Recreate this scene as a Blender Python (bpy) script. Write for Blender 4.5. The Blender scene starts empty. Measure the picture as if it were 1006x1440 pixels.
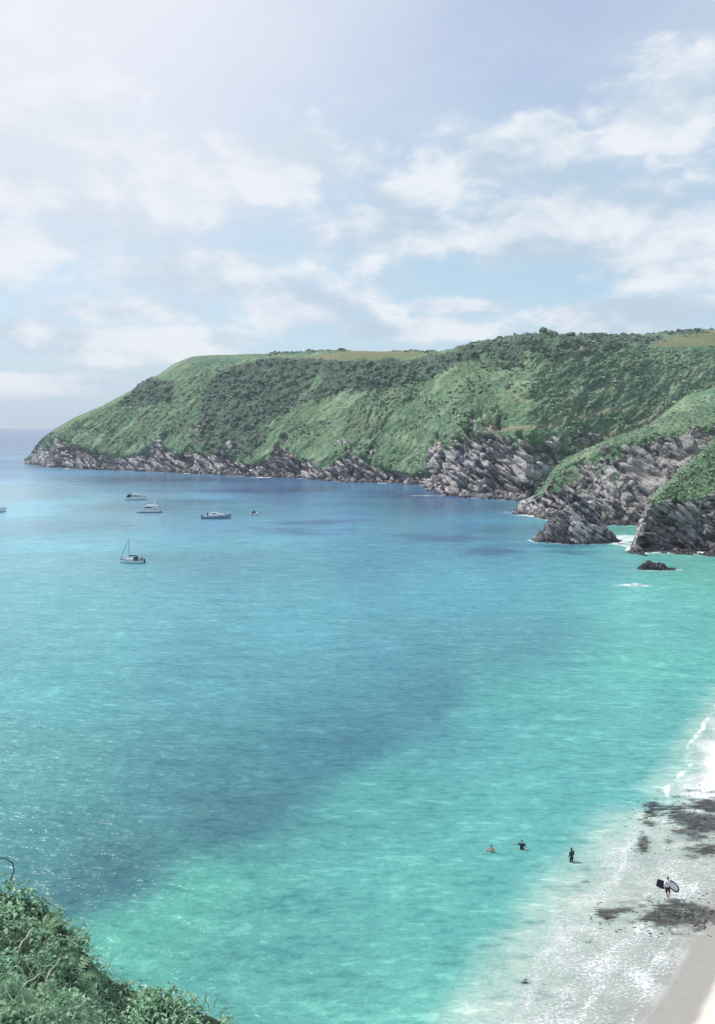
import bpy, math, random
import numpy as np
from mathutils import Vector, Matrix
random.seed(7); RS = np.random.RandomState(11)
S = bpy.context.scene; COL = S.collection
# ---------------------------------------------------------------- camera, world, sun, exposure
F = 1100.0; CX, CY = 503.0, 720.0; H = 36.0
PITCH = math.atan((720 - 597.0) / F); CP, SP = math.cos(PITCH), math.sin(PITCH)
cam = bpy.data.cameras.new('camera'); co = bpy.data.objects.new('camera', cam); COL.objects.link(co)
cam.sensor_fit = 'VERTICAL'; cam.sensor_height = 24; cam.lens = F / 1440 * 24
cam.clip_start = 0.2; cam.clip_end = 60000
co.location = (0, 0, H); co.rotation_euler = (math.pi / 2 - PITCH, 0, 0)
S.camera = co
S.view_settings.view_transform = 'Standard'; S.view_settings.look = 'None'
S.view_settings.exposure = 0.13; S.view_settings.gamma = 1
S.cycles.use_denoising = True
S.cycles.max_bounces = 6; S.cycles.transparent_max_bounces = 8; S.cycles.volume_bounces = 0
S.cycles.caustics_reflective = False; S.cycles.caustics_refractive = False
SUN_AZ, SUN_EL = math.radians(-74), math.radians(55)     # azimuth from +Y, negative = left
SKY = 0.10

def ray(px, py):
    """photo pixel -> (azimuth, tan elevation)"""
    px = np.asarray(px, float); py = np.asarray(py, float)
    x = (px - CX) / F; y = (CY - py) / F
    dx, dy, dz = x, CP + y * SP, -SP + y * CP
    return np.arctan2(dx, dy), dz / np.hypot(dx, dy)
def pix(X, Y, Z):
    z = Z - H; d = Y * CP - z * SP; u = Y * SP + z * CP
    return CX + F * X / d, CY - F * u / d
def ground(px, py, z=0.0):
    th, te = ray(px, py); r = (z - H) / te
    return float(r * np.sin(th)), float(r * np.cos(th))

class NT:
    def __init__(s, tree): s.t = tree; tree.nodes.clear()
    def n(s, typ, **kw):
        o = s.t.nodes.new(typ)
        for k, v in kw.items(): setattr(o, k, v)
        return o
    def put(s, sock, v):
        if hasattr(v, 'is_output'): s.t.links.new(v, sock)
        elif v is not None: sock.default_value = v
    def m(s, op, a, b=None, c=None, clamp=False):
        o = s.n('ShaderNodeMath', operation=op, use_clamp=clamp)
        for i, v in enumerate((a, b, c)): s.put(o.inputs[i], v)
        return o.outputs[0]
    def v(s, op, a, b=None, out=0):
        o = s.n('ShaderNodeVectorMath', operation=op)
        s.put(o.inputs[0], a); s.put(o.inputs[1], b)
        return o.outputs[out]
    def mix(s, f, a, b, mode='MIX'):
        o = s.n('ShaderNodeMix', data_type='RGBA', blend_type=mode)
        s.put(o.inputs[0], f)
        for i, v in ((6, a), (7, b)):
            if isinstance(v, tuple) and len(v) == 3: v = v + (1,)
            s.put(o.inputs[i], v)
        return o.outputs[2]
    def noise(s, vec, scale, detail=4, rough=0.55, dist=0.0):
        o = s.n('ShaderNodeTexNoise'); s.put(o.inputs['Vector'], vec)
        o.inputs['Scale'].default_value = scale; o.inputs['Detail'].default_value = detail
        o.inputs['Roughness'].default_value = rough; o.inputs['Distortion'].default_value = dist
        return o.outputs[0]
    def ss(s, x, a, b, lo=0.0, hi=1.0):
        o = s.n('ShaderNodeMapRange', interpolation_type='SMOOTHSTEP'); s.put(o.inputs[0], x)
        for i, v in ((1, a), (2, b), (3, lo), (4, hi)): o.inputs[i].default_value = v
        return o.outputs[0]
    def attr(s, name): return s.n('ShaderNodeAttribute', attribute_name=name)
    def sep(s, c):
        o = s.n('ShaderNodeSeparateColor'); s.put(o.inputs[0], c); return o.outputs
    def pos(s): return s.n('ShaderNodeNewGeometry').outputs['Position']
    def bump(s, h, dist, strength=1.0):
        o = s.n('ShaderNodeBump'); s.put(o.inputs['Height'], h)
        o.inputs['Distance'].default_value = dist; s.put(o.inputs['Strength'], strength)
        return o.outputs[0]

def make_world():
    w = bpy.data.worlds.new('World'); S.world = w; w.use_nodes = True
    N = NT(w.node_tree)
    sky = N.n('ShaderNodeTexSky', sky_type='NISHITA', sun_disc=False)
    sky.sun_elevation = SUN_EL; sky.sun_rotation = SUN_AZ
    sky.altitude = 40; sky.air_density = 1.0; sky.dust_density = 0.6; sky.ozone_density = 2.0
    d = N.n('ShaderNodeTexCoord').outputs['Generated']
    sp = N.n('ShaderNodeSeparateXYZ'); N.put(sp.inputs[0], d)
    az = N.m('ARCTAN2', sp.outputs[0], sp.outputs[1]); el = N.m('ARCSINE', sp.outputs[2])
    cb = N.n('ShaderNodeCombineXYZ'); N.put(cb.inputs[0], az); N.put(cb.inputs[1], el)
    q = cb.outputs[0]
    qs = N.v('MULTIPLY', q, (1.0, 1.9, 1.0))
    w1 = N.n('ShaderNodeTexNoise'); N.put(w1.inputs['Vector'], qs); w1.inputs['Scale'].default_value = 9; w1.inputs['Detail'].default_value = 3
    wq = N.v('ADD', qs, N.v('MULTIPLY', N.v('SUBTRACT', w1.outputs['Color'], (.5, .5, .5)), (.05, .05, 0)))
    fb = N.noise(wq, 5.2, 8, 0.54)
    fine = N.noise(wq, 22, 5, 0.6)
    blobs = [(-20, 215, 190, 120), (130, 262, 190, 75), (60, 165, 90, 60), (40, 335, 120, 30), (250, 250, 90, 55), (395, 235, 120, 55),
             (300, 390, 160, 42), (420, 430, 110, 38), (210, 438, 120, 26), (60, 470, 85, 20), (160, 492, 150, 20), (40, 540, 120, 16), (250, 470, 120, 20),
             (690, 225, 105, 52), (735, 205, 55, 40), (600, 275, 90, 30), (960, 150, 90, 60), (800, 320, 260, 55), (560, 330, 150, 45),
             (960, 350, 150, 50), (850, 445, 150, 28), (600, 462, 180, 18), (10, 30, 60, 55), (640, 430, 90, 14), (1000, 90, 70, 40)]
    acc = -0.34
    for (px, py, sx, sy) in blobs:
        a, te = ray(px, py); e = math.atan(float(te))
        L = N.v('LENGTH', N.v('MULTIPLY', N.v('SUBTRACT', q, (float(a), e, 0)), (F / sx * 0.9, F / sy * 0.95, 0)), out=1)
        acc = N.m('SMOOTH_MAX', N.m('SUBTRACT', 0.75, N.m('MULTIPLY', L, 0.75)), acc, 0.12)
    dens = N.m('ADD', acc, N.m('MULTIPLY', N.m('SUBTRACT', fb, 0.5), 1.9))
    dens = N.m('ADD', dens, N.m('MULTIPLY', N.m('SUBTRACT', fine, 0.5), 0.85))
    mask = N.ss(dens, -0.14, 0.38)
    # the lit tops and the greyer undersides: the same field sampled a little lower
    fb2 = N.noise(N.v('ADD', wq, (0.015, 0.05, 0)), 5.2, 6, 0.5)
    shade = N.ss(N.m('ADD', N.m('SUBTRACT', fb, fb2), N.m('MULTIPLY', N.m('SUBTRACT', fine, .5), .25)), -0.12, 0.13)
    cloud = N.mix(shade, (4.9, 6.1, 7.2), (8.1, 8.4, 8.8))
    veil = N.ss(N.noise(N.v('MULTIPLY', q, (1.0, 2.6, 1)), 3.2, 5, .6), 0.3, 0.75, 0.0, 0.6)
    base = N.mix(1.0, sky.outputs[0], (1.05, 1.05, 1.0), 'MULTIPLY')
    base = N.mix(1.0, base, (1.6, 1.6, 1.6), 'MULTIPLY')
    base = N.mix(0.6, base, N.mix(N.ss(el, .18, .46), (4.1, 5.9, 7.1), (5.6, 6.1, 7.7)))
    base = N.mix(veil, base, (5.6, 6.7, 7.6))
    base = N.mix(N.ss(el, 0.16, 0.0, 0, .8), base, (5.0, 6.3, 7.2))
    skyc = N.mix(N.m('MULTIPLY', mask, 0.92), base, cloud)
    ga, gt = ray(215, 20); gd = N.v('LENGTH', N.v('SUBTRACT', q, (float(ga) - .10, math.atan(float(gt)) + .10, 0)), out=1)   # soft lens glow at the high left, painted into the sky colour
    skyc = N.mix(N.ss(gd, .56, .05, 0, .9), skyc, (8.0, 8.2, 8.8))
    bg = N.n('ShaderNodeBackground'); N.put(bg.inputs[0], skyc); bg.inputs[1].default_value = SKY
    out = N.n('ShaderNodeOutputWorld'); N.t.links.new(bg.outputs[0], out.inputs[0])
make_world()
sun = bpy.data.lights.new('sun', 'SUN'); so = bpy.data.objects.new('sun', sun); COL.objects.link(so)
sun.energy = 4.2; sun.angle = math.radians(0.5); sun.color = (1.0, 0.95, 0.88)
sd_ = Vector((math.sin(SUN_AZ) * math.cos(SUN_EL), math.cos(SUN_AZ) * math.cos(SUN_EL), math.sin(SUN_EL)))
so.rotation_euler = sd_.to_track_quat('Z', 'Y').to_euler(); so.location = (-50, 50, 150)
HAZE = 0.00014
# ---------------------------------------------------------------- numeric noise
_perm = np.random.RandomState(3).permutation(256); _perm = np.concatenate([_perm, _perm, _perm])
_g = np.random.RandomState(5).normal(size=(256, 3)); _g /= np.linalg.norm(_g, axis=1)[:, None]
def perlin(p):
    sh = p.shape[:-1]; p = p.reshape(-1, 3); i = np.floor(p).astype(int); f = p - i; i &= 255
    u = f * f * f * (f * (f * 6 - 15) + 10); out = np.zeros(len(p))
    for a in (0, 1):
        wa = u[:, 0] if a else 1 - u[:, 0]; ha = _perm[(i[:, 0] + a) & 255]
        for b in (0, 1):
            wb = wa * (u[:, 1] if b else 1 - u[:, 1]); hb = _perm[ha + ((i[:, 1] + b) & 255)]
            for c in (0, 1):
                w = wb * (u[:, 2] if c else 1 - u[:, 2]); g = _g[_perm[hb + ((i[:, 2] + c) & 255)]]
                out += w * (g[:, 0] * (f[:, 0] - a) + g[:, 1] * (f[:, 1] - b) + g[:, 2] * (f[:, 2] - c))
    return (out * 1.5).reshape(sh)
def fbm(p, octv=4, gain=0.5, ridge=False):
    a, s, tot = 1.0, 0.0, 0.0
    for k in range(octv):
        n = perlin(p * (2.03 ** k) + 17.3 * k)
        s = s + a * ((1 - 2 * np.abs(n)) if ridge else n); tot += a; a *= gain
    return s / tot
def worley(p):
    sh = p.shape[:-1]; p = p.reshape(-1, 3); i = np.floor(p).astype(int); f = p - i
    f1 = np.full(len(p), 9.0); f2 = np.full(len(p), 9.0); cid = np.zeros(len(p))
    for a in (-1, 0, 1):
        for b in (-1, 0, 1):
            for c in (-1, 0, 1):
                h = _perm[_perm[_perm[(i[:, 0] + a) & 255] + ((i[:, 1] + b) & 255)] + ((i[:, 2] + c) & 255)]
                j = _g[h] * 0.45 + 0.5
                d = np.sqrt((a + j[:, 0] - f[:, 0]) ** 2 + (b + j[:, 1] - f[:, 1]) ** 2 + (c + j[:, 2] - f[:, 2]) ** 2)
                n = d < f1; f2 = np.where(n, f1, np.minimum(f2, d)); cid = np.where(n, h / 255.0, cid); f1 = np.where(n, d, f1)
    return f1.reshape(sh), f2.reshape(sh), cid.reshape(sh)
def sstep(x, a, b): t = np.clip((x - a) / (b - a), 0, 1); return t * t * (3 - 2 * t)
def smooth(a, s, axis=0):
    if s <= 0: return a
    k = int(s * 3) + 1; w = np.exp(-0.5 * (np.arange(-k, k + 1) / s) ** 2); w /= w.sum()
    pad = [(0, 0)] * a.ndim; pad[axis] = (k, k); b = np.pad(a, pad, mode='edge')
    return np.apply_along_axis(lambda v: np.convolve(v, w, 'valid'), axis, b)
def inpoly(x, y, poly):
    r = np.zeros(x.shape, bool); n = len(poly)
    for i in range(n):
        x0, y0 = poly[i]; x1, y1 = poly[(i + 1) % n]
        if y0 == y1: continue
        r ^= ((y0 > y) != (y1 > y)) & (x < (x1 - x0) * (y - y0) / (y1 - y0) + x0)
    return r
def sdist(x, y, poly):
    """signed distance to an open polyline, positive on its left side"""
    best = np.full(x.shape, 1e9); sg = np.ones(x.shape)
    for (x0, y0), (x1, y1) in zip(poly[:-1], poly[1:]):
        dx, dy = x1 - x0, y1 - y0; t = np.clip(((x - x0) * dx + (y - y0) * dy) / (dx * dx + dy * dy), 0, 1)
        ex, ey = x - x0 - t * dx, y - y0 - t * dy; d = np.hypot(ex, ey); m = d < best
        best = np.where(m, d, best); sg = np.where(m, np.sign(dx * ey - dy * ex) + 1e-9, sg)
    return best * np.sign(sg)
# ---------------------------------------------------------------- objects and meshes
def tag(o, label=None, cat=None, group=None, kind=None):
    for k, v in (('label', label), ('category', cat), ('group', group), ('kind', kind)):
        if v: o[k] = v
    return o
def link(name, me, mat=None, parent=None, loc=None, rot=None):
    o = bpy.data.objects.new(name, me); COL.objects.link(o)
    if mat: me.materials.append(mat)
    if parent: o.parent = parent
    if loc is not None: o.location = loc
    if rot is not None: o.rotation_euler = rot
    return o
def empty(name, loc, rz=0.0):
    o = bpy.data.objects.new(name, None); COL.objects.link(o); o.location = loc; o.rotation_euler = (0, 0, rz); o.empty_display_size = .3
    return o
def np_mesh(name, V, Q, smoothf=True, attrs=None, n=4):
    me = bpy.data.meshes.new(name); V = np.ascontiguousarray(V, np.float32).reshape(-1, 3); Q = np.ascontiguousarray(Q, np.int32).reshape(-1, n)
    me.vertices.add(len(V)); me.vertices.foreach_set('co', V.ravel())
    me.loops.add(Q.size); me.loops.foreach_set('vertex_index', Q.ravel())
    me.polygons.add(len(Q)); me.polygons.foreach_set('loop_start', np.arange(0, Q.size, n, dtype=np.int32))
    me.polygons.foreach_set('loop_total', np.full(len(Q), n, np.int32))
    me.polygons.foreach_set('use_smooth', np.full(len(Q), bool(smoothf)))
    for k, a in (attrs or {}).items():
        a = np.asarray(a, np.float32)
        at = me.color_attributes.new(k, 'FLOAT_COLOR', 'POINT'); at.data.foreach_set('color', np.ascontiguousarray(a.reshape(-1, 4)).ravel())
    me.update(calc_edges=True); me.validate()
    return me
def grid_quads(nr, nc, flip=False):
    i = np.arange(nr * nc).reshape(nr, nc); a, b, c, d = i[:-1, :-1], i[:-1, 1:], i[1:, 1:], i[1:, :-1]
    return np.stack([a, d, c, b] if flip else [a, b, c, d], -1).reshape(-1, 4)
class MB:
    def __init__(s): s.v = []; s.f = []
    def add(s, vs, fs):
        o = len(s.v); s.v += [tuple(v) for v in vs]; s.f += [tuple(o + i for i in f) for f in fs]; return s
    def box(s, x0, x1, y0, y1, z0, z1, tx=0, ty=0):
        return s.add([(x0, y0, z0), (x1, y0, z0), (x1, y1, z0), (x0, y1, z0), (x0 + tx, y0 + ty, z1), (x1 - tx, y0 + ty, z1), (x1 - tx, y1 - ty, z1), (x0 + tx, y1 - ty, z1)],
                     [(3, 2, 1, 0), (4, 5, 6, 7), (0, 1, 5, 4), (1, 2, 6, 5), (2, 3, 7, 6), (3, 0, 4, 7)])
    def tube(s, pts, r, n=6):
        pts = [Vector(p) for p in pts]; rs = r if isinstance(r, (list, tuple)) else [r] * len(pts); rings = []
        for i, p in enumerate(pts):
            t = (pts[min(i + 1, len(pts) - 1)] - pts[max(i - 1, 0)]).normalized()
            a = t.cross(Vector((0, 0, 1)) if abs(t.z) < .9 else Vector((1, 0, 0))).normalized(); b = t.cross(a)
            rings.append([p + (a * math.cos(2 * math.pi * k / n) + b * math.sin(2 * math.pi * k / n)) * rs[i] for k in range(n)])
        fs = [(i * n + k, i * n + (k + 1) % n, (i + 1) * n + (k + 1) % n, (i + 1) * n + k) for i in range(len(pts) - 1) for k in range(n)]
        fs += [tuple(range(n))[::-1], tuple((len(pts) - 1) * n + k for k in range(n))]
        return s.add([v for q in rings for v in q], fs)
    def ball(s, c, rx, ry=None, rz=None, nu=10, nv=7):
        ry = ry or rx; rz = rz or rx; vs = [(c[0], c[1], c[2] + rz)]
        for j in range(1, nv):
            a = math.pi * j / nv
            vs += [(c[0] + rx * math.sin(a) * math.cos(2 * math.pi * k / nu), c[1] + ry * math.sin(a) * math.sin(2 * math.pi * k / nu), c[2] + rz * math.cos(a)) for k in range(nu)]
        vs.append((c[0], c[1], c[2] - rz)); L = len(vs) - 1; fs = []
        for k in range(nu):
            k2 = (k + 1) % nu; fs.append((0, 1 + k, 1 + k2)); fs.append((L, 1 + (nv - 2) * nu + k2, 1 + (nv - 2) * nu + k))
            for j in range(nv - 2): fs.append((1 + j * nu + k, 1 + (j + 1) * nu + k, 1 + (j + 1) * nu + k2, 1 + j * nu + k2))
        return s.add(vs, fs)
    def profile(s, prof, w0, w1=None, z0=None, z1=None):
        """closed side outline in x,z given thickness; half width w0 at the bottom narrowing to w1 at the top"""
        w1 = w0 if w1 is None else w1; zs = [p[1] for p in prof]; za = min(zs); zb = max(zs) + 1e-6; n = len(prof)
        W = [w0 + (w1 - w0) * (p[1] - za) / (zb - za) for p in prof]
        vs = [(p[0], -w, p[1]) for p, w in zip(prof, W)] + [(p[0], w, p[1]) for p, w in zip(prof, W)]
        fs = [tuple(range(n)), tuple(range(2 * n - 1, n - 1, -1))] + [(i, n + i, n + (i + 1) % n, (i + 1) % n) for i in range(n)]
        return s.add(vs, fs)
    def mesh(s, name, smoothf=False):
        me = bpy.data.meshes.new(name); me.from_pydata(s.v, [], s.f); me.update()
        if smoothf: me.polygons.foreach_set('use_smooth', [True] * len(me.polygons))
        return me
    def build(s, name, mat, parent=None, loc=None, rot=None, smoothf=False): return link(name, s.mesh(name, smoothf), mat, parent, loc, rot)
# ---------------------------------------------------------------- materials
def mat_new(name):
    m = bpy.data.materials.new(name); m.use_nodes = True; N = NT(m.node_tree)
    b = N.n('ShaderNodeBsdfPrincipled'); o = N.n('ShaderNodeOutputMaterial'); N.t.links.new(b.outputs[0], o.inputs[0])
    return m, N, b
def simple(name, col, rough=0.5, metal=0.0, var=0.12, scale=3.0, bump=0.0):
    m, N, b = mat_new(name); tc = N.n('ShaderNodeTexCoord').outputs['Object']; nz = N.noise(tc, scale, 4)
    k = N.ss(nz, .3, .7, 1 - var, 1 + var * .5)
    N.put(b.inputs['Base Color'], N.mix(1.0, col, N.n('ShaderNodeCombineColor').outputs[0], 'MULTIPLY'))
    cc = [x for x in N.t.nodes if x.bl_idname == 'ShaderNodeCombineColor'][0]
    for i in range(3): N.put(cc.inputs[i], k)
    b.inputs['Roughness'].default_value = rough; b.inputs['Metallic'].default_value = metal
    if bump: N.put(b.inputs['Normal'], N.bump(nz, bump))
    return m
BED = Vector((0.50, -0.22, 0.84)).normalized()        # normal of the slate bedding
def rock_nodes(N, P, scale=1.0, dark=0.0, ws=.5):
    """pale streaked slate, highlights and shadow tones put into its colour; returns colour and height"""
    q = Matrix.Identity(3); e = BED.orthogonal().normalized(); e2 = BED.cross(e)
    xs = N.v('DOT_PRODUCT', P, tuple(e), out=1); ys = N.v('DOT_PRODUCT', P, tuple(e2), out=1); zs = N.v('DOT_PRODUCT', P, tuple(BED), out=1)
    cb = N.n('ShaderNodeCombineXYZ')
    for i, (v, k) in enumerate(((xs, .10), (ys, .10), (zs, .9))): N.put(cb.inputs[i], N.m('MULTIPLY', v, k * scale))
    st = N.noise(cb.outputs[0], 1.0, 5, .6, .4)
    n2 = N.noise(P, .35 * scale, 6, .65); n3 = N.noise(P, 0.05, 3)
    f = N.ss(N.m('ADD', N.m('ADD', N.m('MULTIPLY', st, ws), N.m('MULTIPLY', n2, 1.1 - ws)), N.m('MULTIPLY', N.m('SUBTRACT', N.noise(P, .07 * scale, 4, .6), .5), .55)), .45 + dark, .62 + dark)
    c = N.mix(f, (.055, .055, .070), (.68, .64, .63))
    c = N.mix(N.ss(n3, .4, .62, 0, .45), c, (.27, .26, .25))
    h = N.m('ADD', N.m('MULTIPLY', st, ws * 1.6), N.m('MULTIPLY', n2, 1.1))
    return c, h
def land_material(dark=0.0):
    m, N, b = mat_new('turf_and_slate'); P = N.pos(); r, g, bl = N.sep(N.attr('mask').outputs['Color'])[:3]; pth = N.attr('mask').outputs['Alpha']
    rc, rh = rock_nodes(N, P, 1.0, dark, .36 + 4 * dark)
    z = N.n('ShaderNodeSeparateXYZ'); N.put(z.inputs[0], P); z = z.outputs[2]
    rc = N.mix(N.ss(N.m('ADD', z, N.m('MULTIPLY', N.noise(P, .4, 3), 2.5)), 1.2, 4.2, .75, 0), rc, (.035, .035, .045))   # weed-dark tidal band
    n1 = N.noise(P, .018, 5, .6); n2 = N.noise(P, .11, 6, .65); n3 = N.noise(P, .5, 5, .7)
    gr = N.mix(N.ss(n1, .35, .65), (.105, .215, .125), (.16, .265, .145))
    cs = N.n('ShaderNodeCombineXYZ')
    for i, (v, k) in enumerate((((.62, .05, -.95), .16), ((.7, 0, .6), .035), ((0, 1, 0), .03))): N.put(cs.inputs[i], N.m('MULTIPLY', N.v('DOT_PRODUCT', P, v, out=1), k))
    n4 = N.noise(cs.outputs[0], 1.0, 6, .68, .6)
    gr = N.mix(N.ss(n2, .50, .72, 0, .6), gr, (.20, .26, .155))
    gr = N.mix(N.ss(n4, .51, .64, 0, .75), gr, (.36, .45, .30))  # pale streaks painted into the turf for its sunlit ridges
    gr = N.mix(N.ss(n4, .48, .36, 0, .7), gr, (.050, .115, .075))
    gr = N.mix(N.ss(n3, .52, .64, 0, .6), gr, (.32, .40, .25))
    gr = N.mix(N.ss(n3, .48, .38, 0, .6), gr, (.06, .12, .075))
    gr = N.mix(N.ss(N.noise(N.v('ADD', P, (77, 13, 5)), .035, 6, .65), .54, .66, 0, .45), gr, (.17, .17, .105))
    wd = N.mix(n2, (.070, .115, .088), (.125, .18, .13))
    wd = N.mix(N.ss(n3, .5, .66, 0, .6), wd, (.15, .19, .13)); wd = N.mix(N.ss(n2, .52, .66, 0, .5), wd, (.11, .105, .095))
    c = N.mix(g, gr, wd)
    fd = N.mix(N.ss(n1, .4, .6), (.16, .20, .09), (.22, .22, .12))
    c = N.mix(bl, c, fd)
    c = N.mix(N.ss(pth, .3, .7, 0, .8), c, (.32, .33, .22))
    edge = N.m('ADD', r, N.m('MULTIPLY', N.m('SUBTRACT', N.noise(P, .16, 6, .7), .5), 1.3))
    k = N.ss(edge, .42, .58)
    c = N.mix(k, c, rc)
    N.put(b.inputs['Base Color'], c); b.inputs['Roughness'].default_value = .9; b.inputs['Specular IOR Level'].default_value = .25
    h = N.m('ADD', N.m('MULTIPLY', N.m('MULTIPLY', rh, k), 1.0), N.m('MULTIPLY', N.m('ADD', N.m('ADD', n2, n3), N.m('MULTIPLY', n4, .8)), .9))
    N.put(b.inputs['Normal'], N.bump(h, 2.2, 1.0))
    return m
def rock_material():
    m, N, b = mat_new('slate_rock'); P = N.pos(); c, h = rock_nodes(N, P, 1.3, .055, .6)
    z = N.n('ShaderNodeSeparateXYZ'); N.put(z.inputs[0], P); z = z.outputs[2]
    c = N.mix(N.ss(N.m('ADD', z, N.m('MULTIPLY', N.noise(P, .6, 3), 2)), 1.2, 3.0, .8, 0), c, (.03, .03, .04))
    N.put(b.inputs['Base Color'], c); b.inputs['Roughness'].default_value = .75
    N.put(b.inputs['Normal'], N.bump(h, 1.4, 1.0)); return m
LAND = land_material(); ROCK = rock_material()
def leaf_material(name, a, bcol, rough=.5, scale=.4, thin=0.0):
    m, N, b = mat_new(name); P = N.pos(); at = N.attr('tint').outputs['Fac']
    c = N.mix(at, a, bcol); c = N.mix(N.ss(N.noise(P, scale, 4), .35, .7, 0, .5), c, tuple(x * .75 for x in a))
    N.put(b.inputs['Base Color'], c); b.inputs['Roughness'].default_value = rough
    if thin:      # light passes through a thin leaf
        tr = N.n('ShaderNodeBsdfTranslucent'); N.put(tr.inputs[0], c); mx = N.n('ShaderNodeMixShader'); mx.inputs[0].default_value = thin
        N.t.links.new(b.outputs[0], mx.inputs[1]); N.t.links.new(tr.outputs[0], mx.inputs[2])
        o = [x for x in N.t.nodes if x.bl_idname == 'ShaderNodeOutputMaterial'][0]; N.t.links.new(mx.outputs[0], o.inputs[0])
    return m
# ---------------------------------------------------------------- terrain builder
def line_at(pts, th):
    a, t = ray([p[0] for p in pts], [p[1] for p in pts]); i = np.argsort(a); return np.interp(th, a[i], t[i])
class Terrain:
    def __init__(s, px0, px1, nc, layers, rows, sm=4.0, rsm=3.0, under=(14, -5)):
        th0 = ray(px0, 620)[0]; th1 = ray(px1, 620)[0]; s.th = th = np.linspace(float(th0), float(th1), nc)
        R, Z = [], []
        for L in layers:
            if L[0] == 'shore': te = smooth(line_at(L[1], th), 2); r = -H / te; z = np.zeros(nc); s.shore = r
            elif L[0] == 'px':
                te = smooth(line_at(L[1], th), sm); ts = math.tan(math.radians(L[2])) if not isinstance(L[2], list) else np.interp(th, ray([p[0] for p in L[2]], 620)[0], np.tan(np.radians([p[1] for p in L[2]])))
                den = np.minimum(te - ts, -0.02); r = (Z[-1] - R[-1] * ts - H) / den; r = np.maximum(r, R[-1] + 1.0); z = H + r * te
            elif L[0] == 'rel': r = R[-1] + L[1]; z = Z[-1] + (np.interp(th, ray([p[0] for p in L[2]], 620)[0], [p[1] for p in L[2]]) if isinstance(L[2], list) else L[2])
            elif L[0] == 'abs': r = R[-1] + L[1]; z = np.full(nc, float(L[2]))
            R.append(r); Z.append(z)
        R = [R[0] - under[0]] + R; Z = [np.full(nc, float(under[1]))] + Z; rows = [5] + rows
        rr, zz, tt = [], [], []
        for k in range(len(R) - 1):
            last = k == len(R) - 2; t = np.linspace(0, 1, rows[k] + 1)[:None if last else -1]
            for q in t: rr.append(R[k] + (R[k + 1] - R[k]) * q); zz.append(Z[k] + (Z[k + 1] - Z[k]) * q); tt.append(k - 1 + q)
        s.R = smooth(np.array(rr), rsm, 0); s.Z = smooth(np.array(zz), rsm, 0); s.t = np.repeat(np.array(tt)[:, None], nc, 1)
        s.nr, s.nc = s.R.shape; T = np.repeat(th[None], s.nr, 0)
        s.P = np.stack([s.R * np.sin(T), s.R * np.cos(T), s.Z], -1)
    def normals(s):
        a = np.gradient(s.P, axis=1); b = np.gradient(s.P, axis=0); n = np.cross(a, b); n /= np.linalg.norm(n, axis=-1)[..., None] + 1e-9
        return n
    def push(s, d): s.P = s.P + s.normals() * d[..., None]
    def px(s): return pix(s.P[..., 0], s.P[..., 1], s.P[..., 2])
    def build(s, name, mask, mat, kind='structure', label=None):
        me = np_mesh(name, s.P, grid_quads(s.nr, s.nc), True, {'mask': mask}); o = link(name, me, mat); tag(o, label, None, None, kind); return o
e1 = np.array(BED.orthogonal().normalized()); e2 = np.array(BED.cross(Vector(e1))); BN = np.array(BED)
def strata(P, thick=1.6, amp=1.0):
    s = P @ BN; w = fbm(P * .05, 3) * 5; u = (s + w) / thick
    n = perlin(np.stack([P @ e1 * .07, P @ e2 * .07, u], -1)); n2 = perlin(np.stack([P @ e1 * .16, P @ e2 * .16, u * 2.3 + 9], -1))
    return amp * (np.clip(n * 1.7, -.8, .8) + .5 * n2)
def crag(P, size=7.0):
    f1, f2, c = worley(P * np.array([1, 1, .8]) / size + fbm(P * .12, 2)[..., None] * .35)
    return (c - .5) * 1.0 + np.clip((f2 - f1) * 1.2, 0, .4) - .8 * np.exp(-(f2 - f1) * 12) - .2
def poly_mask(T, poly, warp=14, soft=None, sc=.012):
    x, y = T.px(); n1 = fbm(T.P * sc * 2.2, 4) * warp; n2 = fbm(T.P * sc * 2.2 + 31, 4) * warp * .6
    return inpoly(x + n1, y + n2, poly).astype(float)
def slabs(P, L, t):
    q = np.stack([P @ e1 / L, P @ e2 / L, P @ BN / t], -1) + fbm(P * .6 / L, 2)[..., None] * .5
    f1, f2, c = worley(q); return (c - .5) * 1.1 + np.clip((f2 - f1) * 1.2, 0, .4) - .8 * np.exp(-(f2 - f1) * 12) - .2
# ---- the main headland across the bay
shoreA = [(20, 652), (42, 653), (60, 656), (100, 659), (150, 661), (220, 663), (300, 667), (350, 670), (420, 672), (480, 677), (540, 679), (590, 681), (605, 690), (640, 698), (700, 701), (740, 704), (800, 700), (900, 690), (1100, 680), (1500, 670)]
cliffA = [(20, 654), (40, 648), (48, 630), (60, 619), (75, 615), (110, 627), (150, 637), (190, 640), (212, 622), (232, 622), (250, 636), (275, 622), (300, 634), (350, 645), (395, 634), (420, 640), (450, 650), (485, 634), (510, 640), (545, 660), (585, 668), (600, 660), (620, 634), (650, 613), (700, 608), (745, 612), (790, 618), (830, 620), (900, 612), (1100, 600), (1500, 590)]
upA = [(20, 655), (44, 640), (60, 617), (75, 608), (100, 594), (140, 577), (180, 557), (215, 539), (245, 520), (270, 509), (300, 506), (340, 506), (400, 508), (500, 508), (560, 506), (610, 499), (640, 493), (680, 487), (740, 480), (768, 478), (850, 482), (920, 489), (1006, 487), (1200, 478), (1500, 470)]
skyA = [(20, 656), (42, 645), (58, 616), (75, 604), (100, 589), (140, 571), (180, 550), (215, 531), (245, 509), (270, 499), (300, 497), (340, 496), (400, 494), (450, 491), (500, 490), (560, 491), (610, 493), (630, 490), (660, 485), (680, 479), (700, 475), (740, 471), (768, 470), (800, 471), (850, 470), (900, 468), (950, 463), (1006, 459), (1200, 450), (1500, 440)]
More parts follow.
